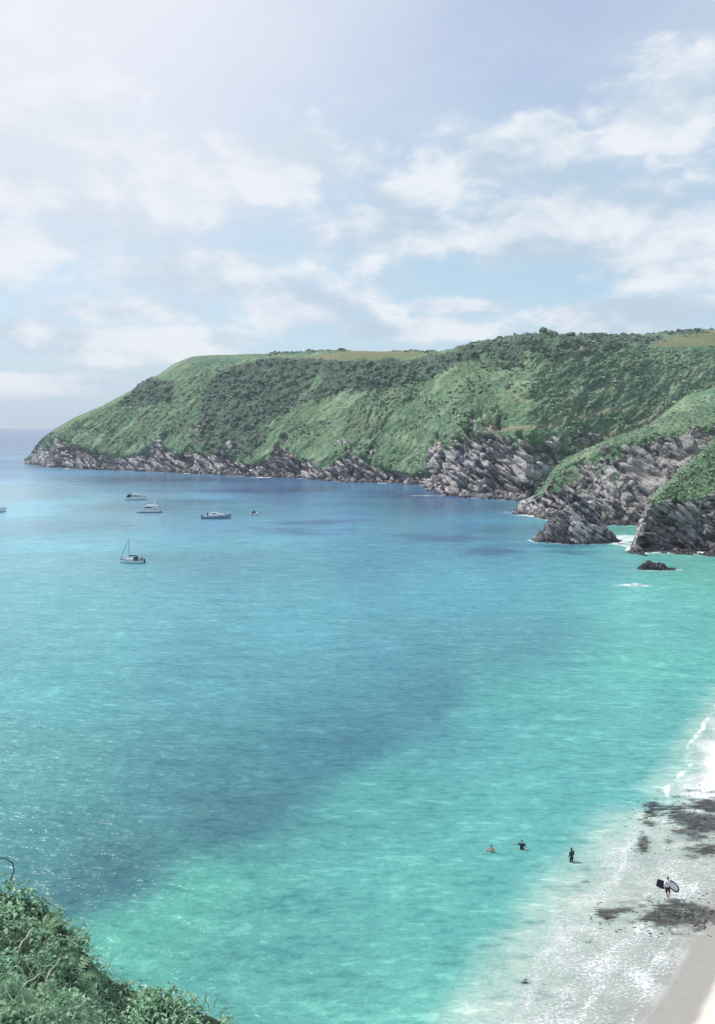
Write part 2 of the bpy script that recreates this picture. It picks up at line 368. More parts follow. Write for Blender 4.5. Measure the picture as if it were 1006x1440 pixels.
A = Terrain(34, 1260, 1050, [('shore', shoreA), ('px', cliffA, 62), ('px', upA, [(20, 45), (200, 38), (700, 33), (1260, 30)]), ('px', skyA, 14), ('rel', 120, -2), ('rel', 260, -40), ('abs', 200, -6)], [95, 165, 22, 6, 5, 4], sm=3.0)
xA, yA = A.px()
rockA = sstep(A.t + fbm(A.P * np.array([.03, .03, .012]), 5, .6) * .85 + .16 * (A.P[..., 0] < 40), 1.12, .86)
def vein(pts, w):   # rocky rib running up the slope, given in photo pixels
    return np.exp(-(sdist(xA, yA, pts) + fbm(A.P * .05, 3) * 9) ** 2 / (2 * w * w))
ribs = np.maximum.reduce([vein([(212, 655), (222, 632), (232, 612)], 6), vein([(283, 655), (287, 630), (275, 610)], 11), vein([(395, 660), (388, 640), (400, 622)], 8), vein([(480, 660), (490, 640), (484, 622)], 6), vein([(505, 655), (525, 636), (530, 628)], 5)])
rockA = np.maximum(rockA, sstep(ribs * (.62 + fbm(A.P * .1, 3)), .4, .7))
top = sstep(A.t, 3.3, 2.6)
big = fbm(np.stack([A.P[..., 0] * .011, A.P[..., 1] * .011, A.P[..., 2] * .006], -1), 3) * 7
slope_w = sstep(A.t, .5, 1.3) * sstep(A.t, 2.15, 1.7)
lef = sstep(np.repeat(A.th[None], A.nr, 0), float(ray(42, 620)[0]), float(ray(110, 620)[0]))
# diagonal turf ribs: ridges running down the slope towards the left
sA = A.P[..., 0] * .82 + A.P[..., 1] * .1 - A.P[..., 2] * .75
dA = A.P[..., 0] * .5 + A.P[..., 2] * .85
sR = A.P[..., 0] * .5 - A.P[..., 2] * 1.05; dR = A.P[..., 0] * .85 + A.P[..., 2] * .5; rgt = sstep(xA, 560, 740); sA = sA * (1 - rgt) + sR * rgt; dA = dA * (1 - rgt) + dR * rgt
rib = fbm(np.stack([sA * .10, dA * .024, A.P[..., 1] * .02], -1), 4, .6, True) * 3.3
tuft = fbm(A.P * .24, 3, .65, True) * 1.5
dispA = big * slope_w * lef + (rib + tuft) * slope_w * (.35 + .65 * lef)
ra = rockA * sstep(A.t, -.25, .1)
dispA = dispA * (1 - .5 * ra) + ra * (slabs(A.P, 17, 4.6) * 3.4 + slabs(A.P, 10, 3.2) * 2.6 * np.clip(.7 + 2 * fbm(A.P * .03 + 9, 2), .1, 1.5) + strata(A.P, 3.4, 1.5) * np.clip(.6 + 2 * fbm(A.P * .025 + 4, 2), 0, 1.4) + fbm(A.P * .2, 3) * 1.2) * (.3 + .7 * lef) + fbm(A.P * .03, 3) * 1.2 * top * sstep(A.t, 1.9, 2.2)
A.push(dispA)
CAN = True
xA, yA = A.px()
wood = np.maximum.reduce([poly_mask(A, [(272, 575), (285, 545), (318, 520), (372, 506), (470, 505), (560, 507), (612, 499), (660, 489), (690, 500), (640, 517), (600, 535), (560, 545), (490, 548), (440, 560), (385, 580), (362, 640), (300, 640), (282, 610)], 20),
                          poly_mask(A, [(168, 572), (190, 548), (215, 532), (242, 536), (238, 562), (205, 572)], 13),
                          poly_mask(A, [(640, 486), (745, 472), (1010, 462), (1010, 468), (920, 478), (900, 490), (800, 500), (752, 512), (735, 540), (700, 548), (690, 520), (660, 505)], 14) * (fbm(A.P * .03 + 5, 3) > -.12)])
fieldm = np.maximum.reduce([poly_mask(A, [(378, 506), (440, 500), (500, 494), (560, 494), (606, 496), (570, 505), (500, 507), (430, 505)], 1.5), poly_mask(A, [(285, 501), (300, 496), (378, 495), (370, 499), (330, 500)], 1), poly_mask(A, [(920, 486), (930, 477), (1012, 464), (1012, 485), (950, 489)], 2)])
hedge = poly_mask(A, [(372, 499), (400, 494), (500, 489), (610, 492), (610, 495), (500, 493), (402, 498)], .5)
wood = np.maximum(wood * (1 - fieldm), hedge)
pathm = np.maximum.reduce([np.exp(-(sdist(xA, yA, p) + fbm(A.P * .06, 2) * 2) ** 2 / (2 * w * w)) for p, w in
    [([(712, 546), (722, 552), (732, 562), (742, 565)], 1.6), ([(668, 612), (700, 604), (760, 600), (810, 590), (850, 578), (930, 574)], 3.0), ([(788, 570), (792, 578), (788, 583)], 1.2), ([(830, 556), (848, 547)], 2.0), ([(960, 534), (985, 522)], 1.5), ([(780, 508), (820, 490)], 2.5), ([(830, 630), (900, 600), (1006, 560)], 7)]])
rockA = rockA * np.where(xA > 560, sstep(A.t, 1.2, .98), 1)
rockA = np.clip(rockA - .75 * sstep(fbm(A.P * .07 + 15, 4), -.02, .22) * sstep(A.t, .35, .8), 0, 1)
maskA = np.stack([rockA * sstep(A.t, 2.0, 1.5), smooth(smooth(wood, 1.6), 2.2, 1), smooth(fieldm, .6), pathm], -1)
wsoft = maskA[..., 1] * sstep(fbm(A.P * .05 + 70, 4), -.42, -.1)
maskA[..., 1] = wsoft
f1c, f2c, cc_ = worley(A.P / 4.6); A.push(maskA[..., 1] * ((.55 - f1c) * 3.0 + cc_ * 1.6 + fbm(A.P * .45, 2) * .9) * (A.t > .9))
headland = A.build('headland', maskA, LAND)
# ---- spur with the pale rock face, nearer and to the right
shoreB = [(715, 722), (740, 723), (760, 729), (800, 733), (850, 737), (880, 738), (910, 738), (960, 738), (1100, 735)]
lowB = [(715, 720), (745, 706), (765, 696), (785, 690), (830, 692), (870, 700), (905, 716), (940, 715), (1100, 700)]
crestB = [(715, 721), (745, 712), (762, 698), (770, 684), (780, 670), (795, 656), (820, 644), (860, 627), (900, 614), (950, 604), (1006, 596), (1100, 580)]
B = Terrain(712, 1090, 420, [('shore', shoreB), ('px', lowB, 52), ('px', crestB, 43), ('rel', 14, 3.2), ('rel', 70, [(700, -45), (800, -40), (880, -8), (960, 14), (1100, 25)]), ('rel', 30, -20)], [70, 100, 12, 16, 4], sm=2.5, rsm=1.6)
lb = sstep(np.repeat(B.th[None], B.nr, 0), float(ray(735, 620)[0]), float(ray(790, 620)[0]))
xB, yB = B.px(); nb = fbm(B.P * .07, 4)
greenB = np.maximum(sstep(B.t + nb * .35, 1.86, 2.06), poly_mask(B, [(775, 690), (785, 664), (812, 648), (860, 632), (880, 640), (850, 662), (830, 686), (800, 694)], 16) * (.55 + fbm(B.P * .12 + 8, 3) * .9))
rockB = 1 - greenB * .9; rockB = np.where(B.t > 2, np.minimum(rockB, .1), rockB)
rockB = np.maximum(rockB, sstep(xB + nb * 12, 768, 752))
rockB = np.clip(rockB - .5 * sstep(fbm(B.P * .09 + 3, 4), .08, .3) * sstep(B.t, .9, 1.2), 0, 1)
ebl = sstep(np.repeat(B.th[None], B.nr, 0), float(ray(738, 620)[0]), float(ray(716, 620)[0])); B.P[..., 2] -= ebl * (B.P[..., 2] + 2)
B.push((rockB * (slabs(B.P, 17, 3.4) * 2.0 + slabs(B.P, 7, 1.2) * 1.0 * np.clip(.7 + 2 * fbm(B.P * .05, 2), .1, 1.5) + strata(B.P, 2.2, 1.7)) + fbm(B.P * .2, 3) * .6 + (1 - rockB) * fbm(B.P * .45, 3, .6, True) * .8) * (.25 + .75 * lb) * sstep(B.t, 3.2, 2.4))
xB, yB = B.px(); pB = np.exp(-(sdist(xB, yB, [(790, 655), (860, 629), (930, 610), (1006, 598)]) + 3) ** 2 / 30)
spur = B.build('rocky_spur', np.stack([rockB, smooth(np.zeros_like(rockB), 0), np.zeros_like(rockB), pB * .5], -1), LAND)
# ---- near green bluff at the right edge
shoreC = [(880, 776), (898, 777), (940, 775), (975, 778), (1006, 780), (1100, 790), (1400, 830)]
rockC = [(880, 774), (896, 760), (904, 735), (912, 716), (925, 708), (960, 702), (1006, 694), (1100, 680), (1400, 660)]
crestC = [(880, 774), (896, 757), (906, 726), (914, 706), (930, 692), (960, 664), (985, 642), (1006, 620), (1050, 580), (1100, 540), (1400, 420)]
C = Terrain(884, 1400, 330, [('shore', shoreC), ('px', rockC, 70), ('px', crestC, 50), ('rel', 8, 1.5), ('rel', 60, [(880, -30), (1000, -24), (1150, 10)]), ('rel', 30, -25)], [80, 80, 8, 10, 4], sm=2.0, rsm=1.6)
lc = sstep(np.repeat(C.th[None], C.nr, 0), float(ray(893, 620)[0]), float(ray(915, 620)[0]))
xC, yC = C.px(); rkC = sstep(C.t + fbm(C.P * .1, 4) * .5, 1.16, .9)
rkC = np.maximum(rkC, sstep(xC + fbm(C.P * .2, 3) * 14, 922, 908))
cave = np.exp(-(((xC - 975) / 22) ** 2 + ((yC - 748) / 26) ** 2) * 1.2) + .7 * np.exp(-(((xC - 935) / 12) ** 2 + ((yC - 742) / 18) ** 2))
ecl = sstep(np.repeat(C.th[None], C.nr, 0), float(ray(900, 620)[0]), float(ray(886, 620)[0])); C.P[..., 2] -= ecl * (C.P[..., 2] + 2)
C.push((rkC * (slabs(C.P, 9, 4) * 2.6 + slabs(C.P, 4, 1.3) * 1.0 + strata(C.P, 1.7, 1.0)) + fbm(C.P * .3, 3) * .6) * (.2 + .8 * lc) * sstep(C.t, 3.2, 2.4) - cave * 4.5 * sstep(C.t, -.1, .1))
zC = np.zeros_like(rkC)
bluff = C.build('grassy_bluff', np.stack([rkC, zC, zC, np.exp(-((C.t - 1.97) / .05) ** 2) * .5], -1), land_material(.045))
# ---------------------------------------------------------------- beach and sea
W_ = [ground(885, 1500), ground(915, 1450), ground(955, 1390), ground(982, 1340), ground(1022, 1290), (36.5, 66), (66, 97), (100, 150), (114, 190), (108, 214), (96, 222), (86, 221), (80, 236)]
W_ = [(W_[0][0] - 8, W_[0][1] - 14)] + W_
T_ = [ground(p, q) for p, q in [(560, 1600), (640, 1450), (668, 1400), (705, 1335), (770, 1255), (825, 1195), (868, 1150), (930, 1132), (945, 1100), (962, 1075), (963, 1052), (985, 1025), (1004, 988)]] + [(60, 115), (92, 165), (105, 192), (101, 209), (93, 214.5), (84, 217), (76, 232)]
BEDK = .0028
def bed_z(x, y):
    d = -sdist(np.asarray(x, float), np.asarray(y, float), W_)          # inland positive
    off = np.maximum(-d, 0); inl = np.maximum(d, 0)
    return np.where(d < 0, -(.014 * off + BEDK * off ** 2), .05 * inl + .0016 * inl ** 2 + sstep(inl, 30, 70) * 12)
def polar_grid(th0, th1, nc, rs):
    th = np.linspace(th0, th1, nc); R, T = np.meshgrid(rs, th, indexing='ij')
    return R * np.sin(T), R * np.cos(T), T, R
def blobs(x, y, lst, X, Y, sc=.35, amp=1.5, lo=.0, hi=.72):
    n = fbm(np.stack([X * sc * .8, Y * sc * 2.0, X * 0], -1), 5, .6) * amp; m = np.full(x.shape, -9.0)
    for (a, b, sx, sy) in lst: m = np.maximum(m, 1 - np.hypot((x - a) / sx, (y - b) / sy))
    return sstep(m + n, lo, hi)
WEED = [(915, 1143, 36, 22), (905, 1186, 15, 18), (992, 1152, 84, 40), (1000, 1195, 55, 18), (852, 1290, 26, 14), (955, 1286, 98, 30), (738, 1381, 9, 4), (830, 1325, 10, 4), (822, 1240, 9, 3)]
rs = np.concatenate([np.linspace(14, 30, 12, endpoint=False), np.linspace(30, 130, 320, endpoint=False), np.linspace(130, 250, 40)])
X, Y, T, R = polar_grid(-.05, .95, 330, rs)
Z = bed_z(X, Y); Z = Z + fbm(np.stack([X * .25, Y * .25, X * 0], -1), 3) * .05 + fbm(np.stack([X * 1.3, Y * 1.3, X * 0 + 4], -1), 2) * .012
pxs, pys = pix(X, Y, Z); dW = -sdist(X, Y, W_)
wd = blobs(pxs, pys, WEED, X, Y); wet = sstep(dW + fbm(np.stack([X * .2, Y * .2, X * 0], -1), 2) * 1.2, 1.9, 1.3)
def sand_material():
    m, N, b = mat_new('sand'); P = N.pos(); r, g, bl = N.sep(N.attr('mask').outputs['Color'])[:3]
    n = N.noise(P, 1.2, 6, .65); n2 = N.noise(P, 14, 4, .7)
    c = N.mix(n, (.58, .54, .46), (.68, .64, .56)); c = N.mix(N.ss(n2, .58, .75, 0, .5), c, (.30, .27, .24))
    c = N.mix(r, c, N.mix(n, (.28, .265, .235), (.35, .335, .30)))
    wn = N.ss(N.m('ADD', g, N.m('MULTIPLY', N.m('SUBTRACT', N.noise(N.v('MULTIPLY', P, (.9, 3.0, 1)), .9, 6, .7), .5), 2.2)), .42, .80)
    c = N.mix(N.m('MULTIPLY', wn, .8), c, (.05, .044, .042))
    N.put(b.inputs['Base Color'], c); N.put(b.inputs['Roughness'], N.ss(r, 0, 1, .9, .42))
    N.put(b.inputs['Normal'], N.bump(N.m('ADD', N.m('MULTIPLY', N.noise(P, 1.8, 3), .8), N.m('ADD', n, N.m('MULTIPLY', n2, .35))), .07, .7)); return m
one = np.ones_like(X)
beach = link('beach', np_mesh('beach', np.stack([X, Y, Z], -1), grid_quads(*X.shape), True, {'mask': np.stack([wet, wd * .86, 0 * one, one], -1)}), sand_material())
tag(beach, kind='structure')
# sea: one sheet, its body colour following depth and bottom (bright sand shallows, weed, deep water), pale sky reflection painted in at far left
te_ = np.concatenate([np.linspace(1.6, .9, 25, endpoint=False), np.linspace(.9, .034, 430, endpoint=False), np.geomspace(.034, H / 8000., 60)])
X, Y, T, R = polar_grid(-1.15, 1.15, 560, H / te_)
cols = [(0, 612, .05, .13, .26), (0, 650, .09, .21, .35), (200, 675, .07, .19, .32), (400, 684, .04, .12, .26), (600, 700, .04, .13, .28), (0, 700, .17, .36, .45), (150, 720, .14, .33, .43),
        (300, 725, .09, .28, .43), (500, 720, .07, .24, .41), (650, 735, .06, .24, .40), (100, 790, .13, .36, .44), (350, 790, .09, .30, .39), (550, 770, .06, .24, .35), (700, 770, .06, .23, .33),
        (830, 790, .07, .29, .34), (880, 745, .10, .36, .32), (960, 800, .11, .38, .34), (100, 860, .09, .33, .38), (400, 860, .075, .29, .365), (650, 840, .07, .28, .36), (900, 850, .10, .37, .37),
        (50, 950, .065, .29, .325), (300, 950, .06, .255, .315), (550, 930, .06, .245, .32), (750, 900, .075, .29, .34), (900, 950, .10, .40, .37), (50, 1080, .05, .24, .255), (250, 1080, .04, .20, .235),
        (450, 1040, .04, .205, .25), (600, 970, .055, .235, .29), (700, 990, .08, .34, .33), (550, 1120, .075, .34, .30), (800, 1080, .095, .40, .35), (60, 1190, .04, .21, .225), (150, 1235, .03, .165, .19),
        (330, 1150, .04, .20, .22), (300, 1270, .07, .32, .27), (200, 1330, .075, .33, .275), (450, 1300, .085, .37, .305), (600, 1250, .095, .41, .33), (400, 1430, .09, .38, .30), (600, 1430, .12, .45, .35), (720, 1150, .10, .42, .35), (900, 1080, .11, .42, .36)]
cp = np.array(cols); pxs, pys = pix(X, Y, X * 0); pyc = np.clip(pys, 604, 1700); pxc = np.clip(pxs, -300, 1500)
wy = np.where(pyc < 760, 2.2, 1.0)
wsum = np.zeros(X.shape); csum = np.zeros(X.shape + (3,))
nz = fbm(np.stack([X * .02, Y * .02, X * 0], -1), 4)
wrp = nz * 22 * np.clip((pyc - 620) / 300, .1, 1)
for k, c in enumerate(cols):
    sy = 3.0 if c[1] < 740 else 1.5
    d2 = ((pxc + wrp - c[0]) / 1.0) ** 2 + ((pyc + wrp - c[1]) * sy) ** 2 + 900
    w = 1 / d2 ** 1.8; wsum += w; csum += w[..., None] * np.array(c[2:])
colr = csum / wsum[..., None]
# wind lanes and weed beds out in the bay
lane = fbm(np.stack([X * .011, Y * .016, X * 0 + 2], -1), 5)
far = sstep(pyc, 860, 760); colr *= (1 + lane * .55 * (.35 + .65 * far))[..., None]
weedbed = blobs(pxs, pys, [(620, 758, 120, 9), (420, 748, 110, 6), (690, 775, 60, 8), (330, 690, 150, 5), (430, 735, 60, 4), (280, 705, 80, 3), (800, 772, 60, 10), (300, 676, 190, 6), (560, 695, 130, 7)], X * .12, Y * .2, .35, 1.6, .0, .8) * .5
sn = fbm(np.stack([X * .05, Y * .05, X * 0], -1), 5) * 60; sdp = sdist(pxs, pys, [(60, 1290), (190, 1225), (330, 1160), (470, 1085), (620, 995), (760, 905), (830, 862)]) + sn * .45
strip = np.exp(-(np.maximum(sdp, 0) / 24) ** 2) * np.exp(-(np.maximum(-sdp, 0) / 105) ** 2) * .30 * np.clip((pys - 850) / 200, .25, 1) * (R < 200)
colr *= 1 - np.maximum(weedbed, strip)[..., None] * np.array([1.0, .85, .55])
dT = sdist(X, Y, T_); dW = sdist(X, Y, W_)           # positive offshore
wv = fbm(np.stack([X * .18, Y * .18, X * 0], -1), 4) * 2.4
colr = colr * np.array([.93, .98, .95]) + np.array([.020, .010, .006])
colr *= 1 - .15 * (sstep(pys, 900, 1100) * sstep(pxs + (pys - 900) * .8, 500, 750))[..., None] * np.array([.7, 1.15, .25])
lite = sstep(dT + wv, 3.0, -2.0) * sstep(R, 236, 228); colr = colr * (1 - lite[..., None]) + np.array([.42, .57, .50]) * lite[..., None]
wd = blobs(pxs, pys, WEED, X, Y); nf0 = fbm(np.stack([X * .35, Y * .35, X * 0 + 3], -1), 3)
linem = sstep(fbm(np.stack([X * .12, Y * .12, X * 0 + 21], -1), 3), -.15, .3)
lines = linem * sum(np.exp(-((dT + k + wv * w) / .28) ** 2) * a for k, w, a in ((3.0, .7, .14), (6.2, 1.2, .17), (9.0, .9, .15))) + np.exp(-((dW - .5 + wv * .25) / .2) ** 2) * .26
swash = sstep(dT + wv * .6, 1.0, -3.0) * sstep(R, 260, 240)
crisp = (.50 + nf0 * 1.1) * np.exp(-((dT + .25 + wv * .45) / .22) ** 2) * sstep(pys, 1150, 1120) * sstep(R, 200, 150)
foam = np.clip(swash * (.50 + .26 * sstep(pys, 1180, 1110)), 0, 1) * (1 - .7 * wd) + crisp + lines * sstep(R, 130, 110)
def near(Tn, wid):
    rsx = np.interp(T, Tn.th, Tn.shore, left=1e6, right=1e6); return np.exp(-np.maximum(rsx - R - 1.0, 0) ** 2 / (2 * wid * wid)) * (rsx < 1e5) * (R < rsx + 8)
nf = fbm(np.stack([X * .06, Y * .06, X * 0 + 8], -1), 4)
ISL = ground(818, 762); 
def ell(c, ax, ay, wid): q = np.hypot((X - c[0]) / ax, (Y - c[1]) / ay); return np.exp(-np.maximum((q - 1) * min(ax, ay), 0) ** 2 / (2 * wid * wid))
LOW = ground(925, 801); PALE = ground(893, 823)
foam = np.maximum.reduce([foam, near(A, 4.0) * (.58 + nf * 1.5), near(B, 3.0) * (.52 + nf), near(C, 2.0) * (.6 + nf), ell((ISL[0], ISL[1] + 3), 14.2, 8.2, .8) * (.55 + nf), ell(LOW, 5.5, 2.2, .4) * .45, ell(PALE, 2.2, .6, .6) * .75, ell(ground(732, 722), 5, 5, 4) * (.62 + nf), ell(ground(600, 697), 6, 4, 2) * .5, ell(ground(885, 757), 5, 5, 3) * .6])
foam = np.clip(foam, 0, 1)
alpha = np.clip(sstep(dT, -6, 2) * .55 + .45, 0, 1) * sstep(dW, -.2, 4) ; alpha = np.where(R > 240, 1, np.maximum(alpha, 0))
alpha = np.where(dT > 3, 1, np.maximum(alpha, 0))
ruffle = np.clip(1.0 * sstep(R, 330, 110) + .9 * sstep(R, 480, 800) + .45 + .40 * np.clip(lane * 2.0, -.5, 1), .06, 1)
def sea_material():
    m = bpy.data.materials.new('sea_water'); m.use_nodes = True; N = NT(m.node_tree); P = N.pos()
    ca = N.attr('body'); fo, al, _b = N.sep(N.attr('foam').outputs['Color'])[:3]
    b = N.n('ShaderNodeBsdfPrincipled'); b.inputs['IOR'].default_value = 1.33
    w1 = N.noise(N.v('MULTIPLY', P, (.42, 1.15, 1)), 1.0, 4, .55); w2 = N.noise(N.v('MULTIPLY', P, (.5, 1.0, 1)), .16, 4, .55)
    h = N.m('ADD', w1, N.m('MULTIPLY', w2, 1.4))
    fl = N.m('ADD', N.m('MULTIPLY', N.noise(N.v('MULTIPLY', P, (.42, 1.25, 1)), 1.3, 4, .6), .55), N.m('MULTIPLY', N.noise(N.v('MULTIPLY', P, (.4, 1.1, 1)), .32, 4, .6), .45))
    body = N.mix(N.ss(fl, .52, .63, 0, .5), ca.outputs['Color'], N.mix(1.0, ca.outputs['Color'], (2.1, 1.7, 1.6), 'MULTIPLY'))  # lit and dark faces of the ripples painted into the water colour
    body = N.mix(N.ss(fl, .49, .38, 0, .6), body, N.mix(1.0, ca.outputs['Color'], (.45, .62, .68), 'MULTIPLY'))
    wk = N.ss(N.m('ADD', N.attr('foam').outputs['Alpha'], N.m('MULTIPLY', N.m('SUBTRACT', N.noise(N.v('MULTIPLY', P, (.55, 2.6, 1)), 1.5, 6, .72), .5), 2.6)), .30, .86, 0, .95)
    body = N.mix(wk, body, N.mix(N.noise(P, .35, 3), (.014, .020, .040), (.055, .047, .040)))
    lace = N.m('ADD', N.m('MULTIPLY', N.noise(N.v('MULTIPLY', P, (1, 1.5, 1)), 4.2, 5, .75), .66), N.m('MULTIPLY', N.noise(P, .3, 4), .34))
    fm = N.ss(N.m('ADD', fo, N.m('MULTIPLY', N.m('SUBTRACT', lace, .5), 2.1)), .30, .80)
    fm = N.m('MULTIPLY', fm, N.ss(fo, .04, .18))
    N.put(b.inputs['Base Color'], N.mix(fm, body, (.80, .81, .82)))
    N.put(b.inputs['Roughness'], N.m('ADD', N.m('MULTIPLY', fm, .5), N.m('ADD', N.m('MULTIPLY', _b, .17), .10)))
    N.put(b.inputs['Normal'], N.bump(h, .5, _b))
    N.put(b.inputs['Alpha'], N.m('MAXIMUM', al, N.m('MULTIPLY', N.m('MULTIPLY', fm, .92), N.ss(al, .0, .12))))
    o = N.n('ShaderNodeOutputMaterial'); N.t.links.new(b.outputs[0], o.inputs[0]); return m
one = np.ones_like(X)
sea = link('sea', np_mesh('sea', np.stack([X, Y, X * 0], -1), grid_quads(*X.shape), True,
      {'body': np.concatenate([colr, one[..., None]], -1), 'foam': np.stack([foam, alpha, ruffle, wd * .86], -1)}), sea_material())
tag(sea, kind='structure')
# sea floor far below, so that the bay stays closed from other sides
sb = MB(); sb.add([(-8200, -2000, -7), (8200, -2000, -7), (8200, 8200, -7), (-8200, 8200, -7)], [(0, 1, 2, 3)])
tag(sb.build('seabed', simple('seabed_sand', (.2, .2, .17, 1), .9)), kind='structure')
# ---------------------------------------------------------------- rocks standing in the water
def rock_mesh(name, lx, ly, hz, seed, nu=72, nv=34, peak=(0, 0), amp=1.0, sharp=1.0, lean=0.0, prof=None):
    """a mound with bedding steps; prof gives the height along x as a share of hz"""
    u = np.linspace(0, 2 * math.pi, nu, endpoint=False); q = np.linspace(0, 1, nv); U, Q = np.meshgrid(u, q)
    rad = 1.18 * (1 - Q ** 1.0); x = np.cos(U) * rad * lx + peak[0] * lx * (1 - rad / 1.18); y = np.sin(U) * rad * ly + peak[1] * ly * (1 - rad / 1.18)
    if prof: hx = np.interp(x / lx, [p[0] for p in prof], [p[1] for p in prof])
    else: hx = 1.0
    z = hz * hx * np.minimum(1, (1.0 - (rad / 1.0) ** (1.6 * sharp)))
    z = np.where(rad > 1, -(rad - 1) * hz * 1.5 - .2, z)
    P = np.stack([x, y, z], -1); Pn = P + seed * 37.7
    sz = min(lx, ly)
    d = (slabs(Pn, sz * .8, sz * .32) * .15 * sz + slabs(Pn, sz * .4, sz * .14) * .08 * sz) * amp + strata(Pn, sz * .16, sz * .07 * amp)
    n = np.stack([np.cos(U) * .6 / lx * sz, np.sin(U) * .6 / ly * sz, .45 + .5 * Q], -1); n /= np.linalg.norm(n, axis=-1)[..., None]
    P = P + n * d[..., None]
    i = np.arange(nu * nv).reshape(nv, nu); j = np.roll(i, -1, 1)
    return np_mesh(name, P, np.stack([i[:-1], j[:-1], j[1:], i[1:]], -1).reshape(-1, 4), False)
isl = link('rock_islet', rock_mesh('rock_islet', 14.6, 8.0, 15.4, 1, 150, 80, (-.05, .1), .9, .95, prof=[(-1.2, .5), (-.6, .82), (-.3, .98), (-.02, 1.0), (.3, .9), (.62, .62), (1, .3), (1.2, .2)]), ROCK, None, (ISL[0], ISL[1] + 3, -.2), (0, 0, .06))
tag(isl, 'dark streaked rock islet with steep right side standing alone off the pale cliff', 'rock')
lo = link('low_rock', rock_mesh('low_rock', 5.6, 2.2, 3.0, 3, 64, 30, (-.25, 0), 1.3, 1, prof=[(-1.1, .7), (-.55, 1.0), (-.2, .6), (.1, .75), (.4, .35), (.8, .42), (1.1, .3)]), ROCK, None, (LOW[0] + .5, LOW[1] + .8, -.15))
tag(lo, 'low dark ragged rock awash in the green shallows beside the bluff', 'rock')
def pale_rock():
    m, N, b = mat_new('foam_washed_rock'); P = N.pos(); N.put(b.inputs['Base Color'], N.mix(N.ss(N.noise(P, .9, 5), .35, .6), (.30, .42, .45), (.75, .78, .78))); b.inputs['Roughness'].default_value = .6; return m
pl = link('washed_rock', rock_mesh('washed_rock', 2.7, .9, .55, 5, 48, 22, (.2, 0), 1.2), pale_rock(), None, (PALE[0], PALE[1], -.12))
tag(pl, 'pale foam washed rock barely breaking the surface in front of the low dark rock', 'rock')
oc = link('rock_outcrop', rock_mesh('rock_outcrop', 9.0, 7.0, 5.0, 9, 90, 46, (.5, .3), 1.1, 1.0, prof=[(-1.2, .25), (-.4, .5), (.2, .8), (1.1, 1.2)]), ROCK, None, (ground(752, 722)[0], ground(752, 722)[1] + 5, -.3))
tag(oc, 'pale pink layered rock outcrop at the seaward tip of the spur left of the islet', 'rock')
# stones and outcrops along the foot of each cliff: pieces of the setting they belong to
stones = [rock_mesh('rock', 1.0, .8, .85, 20 + k, 16, 8, (0, 0), 1.6) for k in range(7)]
for me in stones: me.materials.append(ROCK)
def feet(Tn, parent, n, a, b, smin, smax, off=(-3, 3), seed=1):
    rr = random.Random(seed)
    for k in range(n):
        i = rr.randint(a, b); th = Tn.th[i]; r = Tn.shore[i] + rr.uniform(*off); s = smin + (smax - smin) * rr.random() ** 2.2
        o = bpy.data.objects.new('rock', stones[rr.randrange(7)]); COL.objects.link(o); o.parent = parent
        o.location = (r * math.sin(th), r * math.cos(th), rr.uniform(-.3, .15) * s); o.rotation_euler = (rr.uniform(-.3, .3), rr.uniform(-.2, .2), rr.uniform(0, 6.28)); o.scale = (s * rr.uniform(.8, 1.5), s, s * rr.uniform(.6, 1.0))
feet(A, headland, 170, 22, 640, 1.4, 5.5, (-4, 4), 3)
feet(B, spur, 45, 20, 230, .8, 2.8, (-2, 3), 4)
feet(C, bluff, 55, 8, 110, .6, 2.0, (-3.5, 2), 5)
# ---------------------------------------------------------------- scrub on the headland
import bmesh as _bm
bm_ = _bm.new(); _bm.ops.create_icosphere(bm_, subdivisions=1, radius=1.0)
ICO = np.array([v.co[:] for v in bm_.verts]); ICF = np.array([[v.index for v in f.verts] for f in bm_.faces]); bm_.free()
def clump_mesh(name, pos, size, rs, flat=.75):
    n = len(pos); V = np.repeat(ICO[None], n, 0); ph = rs.uniform(0, 99, (n, 1, 3))
    k = 1 + .55 * fbm(V * 1.5 + ph, 2, .7) + rs.normal(0, .10, V.shape[:2]); V = V * k[..., None]
    sc = np.stack([size * rs.uniform(.8, 1.3, n), size * rs.uniform(.8, 1.3, n), size * flat * rs.uniform(.7, 1.25, n)], -1)
    V = V * sc[:, None] + pos[:, None]; Q = ICF[None] + (np.arange(n) * len(ICO))[:, None, None]
    tint = np.repeat(rs.uniform(0, 1, n)[:, None], len(ICO), 1) + rs.normal(0, .12, (n, len(ICO)))
    c = np.stack([tint] * 3 + [tint * 0 + 1], -1)
    return np_mesh(name, V, Q, False, {'tint': c}, 3)
SCRUB = leaf_material('scrub_leaves', (.065, .11, .08), (.14, .21, .14), .8, .3)
GORSE = leaf_material('pale_scrub_leaves', (.10, .19, .11), (.27, .36, .22), .8, .3)
def scatter(Tn, dens, n, rs, size, sink=.25):
    w = np.clip(np.nan_to_num(dens.ravel()), 0, None); w = w / w.sum(); idx = rs.choice(len(w), n, p=w)
    p = Tn.P.reshape(-1, 3)[idx] + rs.normal(0, .8, (n, 3)) * np.array([1, 1, 0]); s = size[0] + (size[1] - size[0]) * rs.random_sample(n) ** 2.6
    p[:, 2] += s * sink; return p, s
cell = np.abs(np.gradient(A.R, axis=0)) * A.R       # area of a cell, so that the spread is even on the ground
vis = (xA > -10) & (xA < 1080) & (A.t > .8) & (A.t < 3.05)
p, s = scatter(A, maskA[..., 1] * cell * vis, 3800, RS, (.5, 2.0), -.2); tag(link('scrub', clump_mesh('scrub', p, s, RS), SCRUB), kind='stuff')
n_ = fbm(A.P * .03 + 50, 3); gw = cell * vis * (1 - maskA[..., 1]) * (1 - maskA[..., 2]) * (1 - rockA) * sstep(n_, .0, .3) * (A.t < 2.1)
